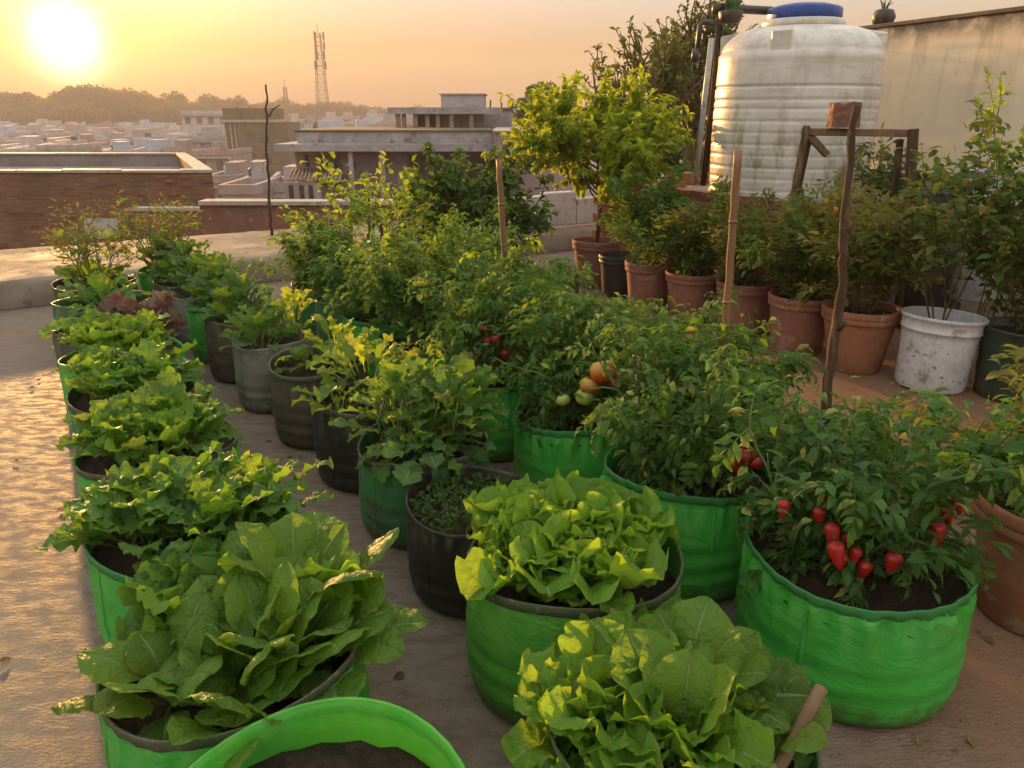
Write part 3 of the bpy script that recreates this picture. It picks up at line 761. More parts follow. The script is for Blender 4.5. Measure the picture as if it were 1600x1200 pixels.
# whitewashed upstand on the far edge of the roof
b = empty('whitewashed_wall', uw(4.6, LF + 0.25, 0.0), 'short whitewashed wall behind the young tree', 'wall', rz=AZ * -1)
V = []
m = MB()
for k in range(6):
    m2 = MB(); r0 = k * 0.42
    m2.box(r0 + .004, r0 + .416, 0, 0.16, 0.25, 0.60 + 0.05 * math.sin(k * 1.7) - 0.02 * k)
    bevel(m2.build('block', M['whitewash'], b), 0.012)

# ------------------------------------------------------------------ cream house wall on the right
P0 = Vector((3.20, 8.56, 0)); P1 = Vector((5.60, 2.65, 0))
dx = (P1 - P0).normalized(); nx_ = Vector((-dx.y, dx.x, 0)); nx_ = nx_ if nx_.x > 0 else -nx_
WM = Matrix(((dx.x, nx_.x, 0, P0.x), (dx.y, nx_.y, 0, P0.y), (0, 0, 1, 0), (0, 0, 0, 1)))
b = empty('cream_house', (0, 0, 0), 'cream plastered house wall stained by rain behind the water tank', 'house')
LW = (P1 - P0).length
m = MB(); m.box(0, LW, 0, 3.0, 0.004, 2.24, WM); m.build('wall', M['cream'], b)
rc = random.Random(4)
s_ = 0.0
while s_ < LW:
    e = min(LW, s_ + rc.uniform(.9, 1.4))
    m = MB(); m.box(s_ + .003, e - .003, -0.025, 0.2, 2.243, 2.275 + rc.uniform(0, .008), WM); bevel(m.build('coping_slab', M['plaster_dark'], b), .006)
    s_ = e
m = MB(); m.box(0.0, LW, -0.06, -0.002, 0.004, 0.16, WM); m.build('skirting', M['plaster'], b)
# service pipe along the foot of the wall
pp = empty('service_pipe', WM @ Vector((0.6, -0.10, 0.92)), 'dark grey service pipe along the foot of cream wall', 'pipe')
m = MB(); m.tube([WM @ Vector((a, -0.10, 0.92)) - pp.location for a in (0.25, 1.2, 2.2, 3.3)], 0.055, 12); m.build('pipe_run', M['drum_green'], pp, smooth=True)
for a in (0.7, 1.7, 2.7):
    m = MB(); m.tube([WM @ Vector((a, -0.10, 0.92)) - pp.location, WM @ Vector((a + .04, -0.10, 0.92)) - pp.location], 0.066, 12); m.build('collar', M['pvc_dark'], pp, smooth=True)
for a in (0.5, 2.0, 3.1):
    m = MB(); m.box(a - .05, a + .05, -0.16, -0.04, 0.003, 0.86, WM); o = m.build('support', M['mortar'], pp); o.location = -pp.location

# ------------------------------------------------------------------ tank platform of bricks
PU0, PU1, PW0, PW1, PZ = 4.95, 7.0, 3.75, 6.55, 0.80
b = empty('brick_platform', uw(PU0, PW0), 'rough red brick platform under the white water tank', 'platform', rz=AZ * -1)
m = MB(); m.box(0.03, PU1 - PU0 - .03, 0.03, PW1 - PW0 - .03, 0.004, PZ - 0.03); m.build('core', M['mortar'], b)
rk = random.Random(12)
bm_long = [MB().box(0, 0.215, 0, 0.10, 0, 0.07, jit=0.006, rng=rk).mesh('brick', M['brick']) for _ in range(6)]
def brick_at(p, rot, parent):
    o = bpy.data.objects.new('brick', rk.choice(bm_long)); link(o, parent)
    o.location = p; o.rotation_euler = (0, 0, rot + rk.uniform(-.03, .03)); return o
rows = 9
for r_ in range(rows):
    z = 0.012 + r_ * 0.085
    off = 0.11 if r_ % 2 else 0.0
    n = int((PW1 - PW0) / 0.23)
    for k in range(n):                                    # face towards the pots
        if rk.random() < .03: continue
        brick_at((0.10 + rk.uniform(-.012, .012), off + k * 0.23 + 0.01, z), R(90), b)
    n = int((PU1 - PU0) / 0.23)
    for k in range(n):                                    # far end towards the town
        brick_at((off + k * 0.23 + 0.01, PW1 - PW0 - 0.10 + rk.uniform(-.012, .012), z), 0, b)
# loose top course, uneven
for k in range(11):
    brick_at((0.12 + rk.uniform(0, .05), 0.02 + k * 0.25, PZ - 0.025), R(90), b)
for k in range(14):
    brick_at((rk.uniform(.3, 1.7), rk.uniform(2.15, 2.6), PZ - 0.028 + (k % 2) * .05), rk.uniform(0, 3), b)
m = MB(); m.box(0.2, PU1 - PU0 - .05, 0.08, PW1 - PW0 - .15, PZ - 0.0295, PZ - 0.012); m.build('screed', M['mortar'], b)

# ------------------------------------------------------------------ grey house in the middle distance
def window_part(parent, x0, x1, z0, z1, y, fr=0.06, mat_f=None, sub=True):
    """a framed window standing on a wall face at local y (wall towards the camera)"""
    m = MB(); m.box(x0, x1, y - 0.012, y - 0.003, z0, z1); w = m.build('window', M['glass'], parent)
    if sub:
        m = MB()
        m.box(x0 - fr, x0, y - .06, y - .002, z0 - fr, z1 + fr); m.box(x1, x1 + fr, y - .06, y - .002, z0 - fr, z1 + fr)
        m.box(x0, x1, y - .06, y - .002, z1, z1 + fr)
        m.build('frame', mat_f or M['plaster_white'], w)
        m = MB(); m.box(x0 - fr - .03, x1 + fr + .03, y - .12, y - .001, z0 - fr - .04, z0 - fr - .002); m.build('sill', M['coping'], w)
    return w
Y0 = 28.0
g = empty('grey_house', (0, Y0, GZ), 'weathered grey two-storey house with projecting roof slab in the middle distance', 'house')
def gx(x, y=220): return px(x, y, Y0).x
def gz(y): return px(800, y, Y0).z - GZ
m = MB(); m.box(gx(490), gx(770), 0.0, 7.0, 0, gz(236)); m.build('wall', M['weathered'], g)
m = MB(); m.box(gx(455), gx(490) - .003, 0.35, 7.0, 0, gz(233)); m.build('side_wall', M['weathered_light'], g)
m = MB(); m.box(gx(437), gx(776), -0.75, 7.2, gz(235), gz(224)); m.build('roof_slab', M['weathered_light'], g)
m = MB(); m.box(gx(465), gx(770), -0.05, 6.9, gz(224) + .003, gz(206)); m.build('parapet', M['weathered_light'], g)
m = MB(); m.box(gx(462), gx(773), -0.10, 6.95, gz(206) + .003, gz(203)); m.build('parapet_coping', M['plaster_dark'], g)
for a, c, d in ((500, 511, M['dark']), (520, 526, M['dark']), (638, 650, M['dark']), (655, 664, M['dark']), (690, 718, M['dark']), (728, 760, M['dark'])):
    m = MB(); m.box(gx(a), gx(c), -0.02, -0.003, gz(292), gz(243)); dr = m.build('opening', d, g)
    m = MB(); m.box(gx(a) - .07, gx(a) - .002, -0.07, -0.002, gz(292), gz(241)); m.box(gx(c) + .002, gx(c) + .07, -0.07, -0.002, gz(292), gz(241)); m.build('frame', M['wood'], dr)
for a in (548, 596, 676, 722):
    m = MB(); m.box(gx(a), gx(a) + .14, -0.60, -0.46, gz(330), gz(236) - .003); m.build('pillar', M['weathered_light'], g)
m = MB(); m.box(gx(470), gx(476), 0.32, 0.347, gz(262), gz(243)); m.build('window', M['dark'], g)
# corrugated awning at the left corner
m = MB()
for k in range(14):
    xa = gx(452) + k * 0.13
    m.tube([(xa, 0.2, gz(265)), (xa + .25, -1.5, gz(276))], 0.05, 6)
m.build('awning', M['tin'], g, smooth=True)
m = MB(); m.box(gx(455), gx(510), -1.4, -1.28, 0, gz(280)); m.build('awning_post_wall', M['weathered_light'], g)
for a in (462, 478, 492):
    m = MB(); m.box(gx(a), gx(a + 7), -1.415, -1.402, gz(318), gz(284)); m.build('opening', M['dark'], g)
# roof room with its veranda
YB = 33.0
g2 = empty('roof_room', (0, YB, GZ), 'square grey roof room above the weathered grey house', 'building')
def hx(x, y=190): return px(x, y, YB).x
def hz_(y): return px(800, y, YB).z - GZ
m = MB(); m.box(hx(690), hx(756), 0, 3.0, hz_(215), hz_(148)); m.build('wall', M['weathered_light'], g2)
m = MB(); m.box(hx(687), hx(759), -0.06, 3.05, hz_(148) + .003, hz_(146)); m.build('roof', M['coping'], g2)
m = MB(); m.box(hx(612), hx(785), -1.0, -0.003, hz_(178), hz_(168)); m.box(hx(612), hx(690) - .003, 0, 3.0, hz_(178), hz_(168)); m.build('veranda_slab', M['weathered_light'], g2)
for a in (623, 632, 650, 668, 684, 705, 735):
    m = MB(); m.box(hx(a), hx(a) + .16, -0.85, -0.65, hz_(215), hz_(178) - .003); m.build('veranda_post', M['tin'], g2)
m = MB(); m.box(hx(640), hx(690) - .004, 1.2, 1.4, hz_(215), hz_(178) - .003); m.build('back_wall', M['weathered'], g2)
m = MB(); m.box(hx(642), hx(652), 1.18, 1.197, hz_(206), hz_(181)); m.box(hx(660), hx(668), 1.18, 1.197, hz_(206), hz_(181)); m.build('opening', M['dark'], g2)
m = MB(); m.box(hx(756) + .003, hx(800), 0.5, 3.0, hz_(230), hz_(172)); m.build('annex', M['weathered_light'], g2)
m = MB(); m.box(hx(756) + .003, hx(801), 0.42, 3.05, hz_(172) + .003, hz_(168)); m.build('annex_coping', M['plaster_dark'], g2)
for k in range(5):
    m = MB(); m.tube([(hx(748) + k * .45, .6, hz_(168)), (hx(748) + k * .45 + .02, .6, hz_(160) + .1 * (k % 2))], 0.03, 6); m.build('rebar', M['steel'], g2)
g3 = empty('peach_house', (0, 24, GZ), 'plain peach plastered house wall beside the young tree', 'house')
m = MB(); m.box(px(772, 250, 24).x, px(900, 250, 24).x, 0, 5, 0, px(800, 207, 24).z - GZ); m.build('wall', M['plaster_pink'], g3)
m = MB(); m.box(px(770, 250, 24).x, px(902, 250, 24).x, -.08, 5.05, px(800, 207, 24).z - GZ + .003, px(800, 204, 24).z - GZ); m.build('coping', M['coping'], g3)
window_part(g3, px(800, 250, 24).x, px(818, 250, 24).x, px(800, 262, 24).z - GZ, px(800, 236, 24).z - GZ, 0)

# olive brown tall house
YO = 108.0
g4 = empty('olive_house', (0, YO, GZ), 'tall olive brown house with open stair corner left of the bare pole', 'house')
def ox(x, y=220): return px(x, y, YO).x
def oz(y): return px(800, y, YO).z - GZ
m = MB(); m.box(ox(372), ox(452), 0, 6, 0, oz(191)); m.build('wall', M['plaster_dark'], g4)
m = MB(); m.box(ox(350), ox(372) - .003, 0.9, 6, 0, oz(191)); m.build('stair_wall', M['plaster_dark'], g4)
m = MB(); m.box(ox(349), ox(430), -0.25, 6.1, oz(191) + .003, oz(187)); m.build('roof_slab', M['coping'], g4)
m = MB(); m.box(ox(353), ox(428), -0.05, 5.9, oz(187) + .003, oz(169)); m.build('parapet', M['plaster_dark'], g4)
for a in (352, 361, 368):
    m = MB(); m.box(ox(a), ox(a) + .14, 0.1, 0.3, oz(262), oz(191) - .004); m.build('stair_pillar', M['coping'], g4)
for (a, c, d, e) in ((385, 398, 206, 224), (408, 421, 206, 224), (385, 398, 240, 258), (408, 421, 240, 258)):
    window_part(g4, ox(a), ox(c), oz(e), oz(d), 0, 0.07, M['plaster_dark'])
for a in (372, 392):
    m = MB(); m.tube([(ox(a), 1, oz(169)), (ox(a) + .05, 1, oz(164))], 0.06, 6); m.build('rebar', M['steel'], g4)

# ------------------------------------------------------------------ the hazy town: flat-roofed houses
rt = random.Random(21)
WALLS = [('white', M['plaster_white']), ('white', M['plaster_white']), ('grey', M['plaster']), ('pink', M['plaster_pink']), ('blue', M['plaster_blue'])]
def town_house(x0, x1, ytop, Y, where, depth=8.0, wi=None):
    cname, wm = rt.choice(WALLS) if wi is None else WALLS[wi]
    a = px(x0, ytop, Y); c = px(x1, ytop, Y); zt = a.z - GZ; w = c.x - a.x
    h = empty('town_house', (a.x, Y, GZ), f'hazy {cname} flat-roofed town house {where}', 'house', 'houses of the hazy town')
    h.rotation_euler = (0, 0, rt.uniform(-.25, .25))
    m = MB(); m.box(0, w, 0, depth, 0, zt); m.build('wall', wm, h)
    m = MB(); t_ = 0.18
    m.box(-.1, w + .1, -.1, t_, zt + .002, zt + .55); m.box(-.1, t_, t_ + .002, depth, zt + .002, zt + .55); m.box(w - t_, w + .1, t_ + .002, depth, zt + .002, zt + .55)
    m.build('parapet', wm, h)
    m = MB(); m.box(-.35, w + .35, -.5, -.004, zt - .35, zt - .22); m.build('sunshade', M['coping'], h)
    nw = max(1, int(w / 1.7)); st = w / nw
    for fl_ in range(3):
        zz = zt - 1.55 - fl_ * 3.0
        for k in range(nw):
            if rt.random() < .12: continue
            if rt.random() < .25: window_part(h, st * k + st * .3, st * k + st * .72, zz - .9, zz + 1.0, 0, .08, M['coping'], False)
            else: window_part(h, st * k + st * .28, st * k + st * .72, zz - .1, zz + 1.0, 0, .08, M['coping'])
    feat = []
    if rt.random() < .6:
        feat.append('stair room')
        q = rt.uniform(.1, .5) * w
        m = MB(); m.box(q, q + min(w * .45, 2.4), 1.5, 4.2, zt + .003, zt + rt.uniform(1.3, 2.1)); m.build('stair_room', wm, h)
    if rt.random() < .45:
        feat.append('roof tank')
        q = rt.uniform(.15, .8) * w
        m = MB(); m.lathe([(.02, zt + .01), (.48, zt + .01), (.48, zt + .95), (.3, zt + 1.1), (.02, zt + 1.12)], 14, (q, 3.0)); m.build('water_tank', M['dark'] if rt.random() < .6 else M['plaster_white'], h, smooth=True)
    size = 'narrow' if w < 4.0 else 'wide' if w > 5.2 else 'mid-sized'
    h['label'] = f"{size} {cname} house{' with ' + ' and '.join(feat) if feat else ''} {where}"
rowsY = [(232, 200, 0, 330, 26), (198, 207, -20, 350, 30), (168, 215, -10, 345, 34), (142, 223, -40, 340, 38), (120, 231, 0, 350, 44), (100, 239, -30, 340, 50)]
ORD = ['farthest', 'fifth', 'fourth', 'third', 'second', 'nearest']
for Yr, yt, xa, xb, wd in rowsY:
    x_ = xa
    while x_ < xb:
        w_ = wd * rt.uniform(.7, 1.3)
        town_house(x_, x_ + w_ * .92, yt + rt.uniform(-6, 5), Yr + rt.uniform(-8, 8), f'in the {ORD[rowsY.index((Yr, yt, xa, xb, wd))]} row below wooded ridge')
        x_ += w_
for Yr, yt, xa, xb, wd in [(236, 186, 440, 800, 26), (200, 190, 430, 700, 30), (168, 195, 430, 640, 34), (140, 201, 440, 620, 38), (118, 208, 430, 560, 44)]:
    x_ = xa
    while x_ < xb:
        w_ = wd * rt.uniform(.7, 1.3)
        town_house(x_, x_ + w_ * .92, yt + rt.uniform(-6, 6), Yr + rt.uniform(-8, 8), 'behind the weathered grey house')
        x_ += w_
town_house(283, 352, 178, 150, 'beside the olive brown house', 7, 0)
town_house(285, 345, 218, 116, 'before the tall white house', 5, 2)
for (a, c, y_, Y_) in ((325, 372, 286, 58), (380, 425, 292, 54), (418, 462, 300, 50), (345, 400, 304, 46)):
    town_house(a, c, y_, Y_, 'between brick house and grey house', 6, 2 + int(a) % 2)

same = {}
for o in list(COL.objects):
    if o.name.startswith('town_house'): same.setdefault(o['label'], []).append(o)
for lab, os_ in same.items():                              # look-alikes told apart by their place
    if len(os_) < 2: continue
    os_.sort(key=lambda o: o.location.x / o.location.y)
    names = {2: ['left one', 'right one'], 3: ['left one', 'middle one', 'right one']}.get(len(os_), ['leftmost'] + [w + ' from left' for w in ('second', 'third', 'fourth', 'fifth', 'sixth', 'seventh')])
    for o, w in zip(os_, names):
        b_ = lab.replace('mid-sized ', '') if len(lab.split()) + len(w.split()) > 16 else lab
        b_ = b_.replace('and roof tank ', '') if len(b_.split()) + len(w.split()) > 16 else b_
        o['label'] = b_ + ', ' + w

# ------------------------------------------------------------------ telecom masts
def mast(X, Y, ztop, w0, w1, label, ant=True):
    h = ztop - GZ
    t_ = empty('telecom_mast', (X, Y, GZ), label, 'mast', 'telecom masts over the town')
    def cor(z, k):
        w = w0 + (w1 - w0) * z / h
        return Vector(((-1, 1, 1, -1)[k] * w / 2, (-1, -1, 1, 1)[k] * w / 2, z))
    for k in range(4):
        m = MB(); m.tube([cor(0, k), cor(h * .5, k), cor(h, k)], 0.10, 5); m.build('leg', M['steel'], t_)
    m = MB(); n = 16
    for i in range(n):
        z0 = h * i / n; z1 = h * (i + 1) / n
        for k in range(4):
            k2 = (k + 1) % 4
            m.tube([cor(z0, k), cor(z1, k2)], 0.045, 4, False); m.tube([cor(z0, k2), cor(z1, k)], 0.045, 4, False); m.tube([cor(z1, k), cor(z1, k2)], 0.045, 4, False)
    m.build('lattice', M['steel'], t_)
    m = MB(); m.tube([(0, 0, h), (0, 0, h + 2.6)], 0.09, 5); m.build('spike', M['steel'], t_)
    if ant:
        r = random.Random(5)
        for i in range(12):
            z = h - 0.8 - (i // 3) * 2.7; a = 2.1 * i + r.uniform(-.3, .3)
            m = MB(); x_, y_ = math.cos(a) * 1.7, math.sin(a) * 1.7
            m.box(x_ - .24, x_ + .24, y_ - .2, y_ + .2, z - 1.2, z + 1.2); m.tube([(0, 0, z), (x_, y_, z)], .07, 4); m.build('antenna', M['steel'], t_)
p = px(496, 52, 255); mast(p.x, 255, p.z, 4.6, 1.5, 'tall lattice telecom mast with panel antennas on the skyline')
p = px(445, 136, 290); mast(p.x, 290, p.z, 2.2, 0.9, 'short slim mast left of the tall lattice mast', False)

# ------------------------------------------------------------------ trees
def crown_mesh(name, seed, rx, rz, n, leaf, mat, clumps=14, hollow=0.35, squash=1.0):
    """foliage as many small leaves gathered in clumps through an uneven crown"""
    g = np.random.default_rng(seed)
    C = g.normal(size=(clumps, 3)); C /= np.linalg.norm(C, axis=1, keepdims=True)
    C *= g.uniform(0.25, 0.95, (clumps, 1)) * np.array([rx, rx, rz]); C[:, 2] = np.abs(C[:, 2]) * squash - 0.25 * rz * g.random(clumps)
    cr = g.uniform(0.24, 0.48, clumps) * rx
    k = g.integers(0, clumps, n)
    d = g.normal(size=(n, 3)); d /= np.linalg.norm(d, axis=1, keepdims=True)
    P = C[k] + d * (cr[k] * (hollow + (1 - hollow) * g.random(n) ** 0.5))[:, None] * np.array([1, 1, .8])
    D = d * 0.7 + g.normal(size=(n, 3)) * .5 + np.array([0, 0, -.15])
    U = np.array([0, 0, 1.0]) + g.normal(size=(n, 3)) * .6
    v, f, u = scatter([tiny(leaf, leaf * .34), tiny(leaf * .8, leaf * .4)], P, D, U, g.uniform(.6, 1.3, n), g)
    return make_mesh(name, v, f, mat, u, False), C
def limbs(seed, C, h, r0, base=0.0):
    r = random.Random(seed); m = MB()
    m.tube([(0, 0, base), (r.uniform(-.04, .04) * h, r.uniform(-.04, .04) * h, base + h * .5), (0, 0, base + h)], [r0 * 1.25, r0, r0 * .7], 8)
    for c in C:
        a = Vector((0, 0, base + h * r.uniform(.6, 1))); e = Vector((c[0], c[1], base + h + c[2] * .9))
        mid = (a + e) / 2 + Vector((r.uniform(-.1, .1) * h, r.uniform(-.1, .1) * h, -.04 * h))
        m.tube([a, mid, e], [r0 * .45, r0 * .28, r0 * .08], 5)
    return m
# four crowns shared by the far ridge
FAR = []
for k in range(5):
    me, C = crown_mesh('crown', 100 + k, 2.7, 2.3, 3000, 0.42, L['fartree'], 16)
    FAR.append((me, limbs(k, C, 2.4, 0.20, 0).mesh('trunk', M['bark'])))
rf = random.Random(77)
def far_tree(X, Y, z, s, label, group):
    me, tr = rf.choice(FAR)
    t_ = empty('ridge_tree', (X, Y, z), label, 'tree', group)
    t_.scale = (s * rf.uniform(.85, 1.2), s * rf.uniform(.85, 1.2), s); t_.rotation_euler = (0, 0, rf.uniform(0, 6.28))
    o = obj('crown', me, t_); o.location = (0, 0, 2.4)
    obj('trunk', tr, t_)
skyl = [(0, 134), (22, 132), (40, 146), (58, 140), (72, 150), (95, 134), (118, 121), (140, 121), (160, 130), (180, 130), (200, 137), (222, 142), (245, 142), (268, 142), (290, 150), (308, 154), (325, 146), (345, 142), (368, 149), (390, 158)]
ORDN = ['leftmost', 'second', 'third', 'fourth', 'fifth', 'sixth', 'seventh', 'eighth', 'ninth', 'tenth', 'eleventh', 'twelfth', 'thirteenth', 'fourteenth', 'fifteenth', 'sixteenth', 'seventeenth', 'eighteenth', 'nineteenth', 'rightmost']
def ordn(k, n): return ORDN[0] if k == 0 else 'rightmost' if k == n - 1 else ORDN[k] + ' from the left'
for k, (x_, y_) in enumerate(skyl):
    Y_ = 300 + rf.uniform(-10, 14); p = px(x_, y_, Y_); zb = ridge_top(p.x) - 0.5
    s = max(1.6, (p.z - zb) / 5.2)
    far_tree(p.x, Y_, zb, s, 'hazy broad tree on the ridge beneath the sun, ' + ordn(k, len(skyl)), 'trees on the ridge beneath the sun')
for k in range(20):
    x_ = -8 + k * 20.5 + rf.uniform(-6, 6); Y_ = 272 + rf.uniform(-6, 6); y_ = 152 + rf.uniform(-4, 10) + (6 if x_ > 280 else 0); p = px(x_, y_, Y_)
    zb = p.z - 5.2 * 2.3
    far_tree(p.x, Y_, zb, 2.3, 'hazy tree on the lower slope beneath the sun, ' + ordn(k, 20), 'trees on the slope beneath the sun')
for k in range(19):
    x_ = 405 + k * 16.5 + rf.uniform(-3, 3); Y_ = 315 + rf.uniform(-10, 14)
    y_ = float(np.interp(x_, [400, 450, 520, 560, 640, 700], [154, 150, 148, 158, 166, 168])) + rf.uniform(-4, 5); p = px(x_, y_, Y_); zb = ridge_top(p.x) - .6
    s = max(1.3, (p.z - zb) / 5.2)
    far_tree(p.x, Y_, zb, s, 'small hazy tree on the low skyline behind the masts, ' + ordn(k, 19), 'trees along the low skyline')

for left, cnt, xa, xb in ((True, 18, 0, 340), (False, 9, 442, 690)):      # crowns showing between the roofs of the town
    for k in range(cnt):
        x_ = xa + (xb - xa) * (k + .5) / cnt + rf.uniform(-5, 5)
        Y_ = rf.uniform(108, 235); y_ = float(np.interp(Y_, [100, 235], [234, 198])) - (0 if left else 12) + rf.uniform(-7, 2); p = px(x_, y_, Y_); s = rf.uniform(1.0, 1.7)
        far_tree(p.x, Y_, p.z - 5.2 * s, s, 'tree crown between town roofs ' + ('below the ridge, ' if left else 'behind the grey house, ') + ordn(k, cnt), 'trees among the town houses')
def tree(name, X, Y, zb, h, rx, rz, n, leaf, mat, seed, label, clumps=14, r0=0.06, squash=1.0):
    t_ = empty(name, (X, Y, zb), label, 'tree')
    me, C = crown_mesh('crown', seed, rx, rz, n, leaf, mat, clumps, 0.3, squash)
    o = obj('crown', me, t_); o.location = (0, 0, h)
    limbs(seed, C, h, r0).build('trunk', M['bark'], t_, smooth=True)
    return t_
p = px(845, 120, 50); tree('dark_tree', p.x, 50, GZ, p.z - GZ - 1.1, 1.1, 1.1, 3500, .16, L['dark'], 201, 'dark round-topped tree on the skyline left of the young tree', 12, .16)
p = px(822, 152, 50); tree('dark_tree', p.x, 49, GZ, p.z - GZ - 1.1, 1.1, 1.1, 2600, .16, L['dark'], 202, 'lower dark tree beside the round-topped tree on the skyline', 10, .14)
p = px(872, 160, 48); tree('dark_tree', p.x, 48, GZ, p.z - GZ - 1.0, 1.3, 1.0, 3000, .16, L['dark'], 203, 'dark bushy tree on the skyline half hidden by the young tree', 10, .14)

# branchy trees behind the tank: grown from real limbs, leaves along the twigs
def grow(rng, base, dirs, length, nseg=7, jitter=.18, lift=.12):
    """a list of bent polylines"""
    out = []
    for d in dirs:
        d = Vector(d).normalized(); p = Vector(base); pts = [p.copy()]
        st = length * rng.uniform(.8, 1.15) / nseg
        for i in range(nseg):
            d = (d + Vector((rng.gauss(0, jitter), rng.gauss(0, jitter), rng.gauss(0, jitter) + lift))).normalized()
            p = p + d * st; pts.append(p.copy())
        out.append(pts)
    return out
def branchy(name, loc, label, cat, trunk_pts, trunk_r, mains, mlen, subs, slen, leaf_t, mat, per, lsize, seed, stem_mat='bark', spread=.9, lift=.12, droop=-.1, twig=.5, leafless=0.15, f0=.35):
    rng = random.Random(seed); g = np.random.default_rng(seed)
    t_ = empty(name, loc, label, cat)
    m = MB(); m.tube(trunk_pts, [trunk_r * (1 - .55 * i / (len(trunk_pts) - 1)) for i in range(len(trunk_pts))], 8)
    P = []; D = []
    tp = [Vector(q) for q in trunk_pts]
    def on_trunk(f):
        q = f * (len(tp) - 1); i = min(int(q), len(tp) - 2); return tp[i].lerp(tp[i + 1], q - i)
    for k in range(mains):
        f = f0 + (1 - f0) * (k + rng.random()) / mains
        a = rng.uniform(0, 6.283) + k * 2.4
        el = rng.uniform(.25, .9)
        d = Vector((math.cos(a) * spread, math.sin(a) * spread, el))
        br = grow(rng, on_trunk(min(1, f)), [d], mlen * (1.15 - .45 * (f - f0) / (1 - f0)), 7, .16, lift)[0]
        m.tube(br, [trunk_r * .42 * (1 - .8 * i / 7) for i in range(8)], 5)
        for j in range(subs):
            q = rng.uniform(.3, 1) * 6.99; i = int(q); b0 = br[i].lerp(br[i + 1], q - i)
            dd = (br[i + 1] - br[i]).normalized() * .6 + Vector((rng.gauss(0, .6), rng.gauss(0, .6), rng.gauss(.15, .45)))
            tw = grow(rng, b0, [dd], slen, 5, .2, lift * .6)[0]
            m.tube(tw, [trunk_r * .14, trunk_r * .12, trunk_r * .10, trunk_r * .08, trunk_r * .06, trunk_r * .04], 4, False)
            for _ in range(per):
                q = leafless * 5 + rng.random() * (1 - leafless) * 4.99; i = int(q)
                P.append(tw[i].lerp(tw[i + 1], q - i))
                t = (tw[i + 1] - tw[i]).normalized()
                D.append(t * .5 + Vector((rng.gauss(0, twig), rng.gauss(0, twig), rng.gauss(droop, .4))))
    m.build('trunk' if cat == 'tree' else 'stem', M[stem_mat], t_, smooth=True)
    n = len(P)
    U = np.array([0, 0, 1.0]) + g.normal(size=(n, 3)) * .45
    v, f, u = scatter(leaf_t, [tuple(q) for q in P], [tuple(q) for q in D], U, g.uniform(.6, 1.25, n) * lsize, g)
    o = obj('crown' if cat == 'tree' else 'foliage', make_mesh('foliage', v, f, mat, u, False), t_)
    o['kind'] = 'stuff'
    return t_
T_broad = [tiny(1.0, .30), tiny(.9, .24), tiny(1.1, .34)]
T_slim = [tiny(1.0, .17), tiny(1.1, .15), tiny(.9, .20)]

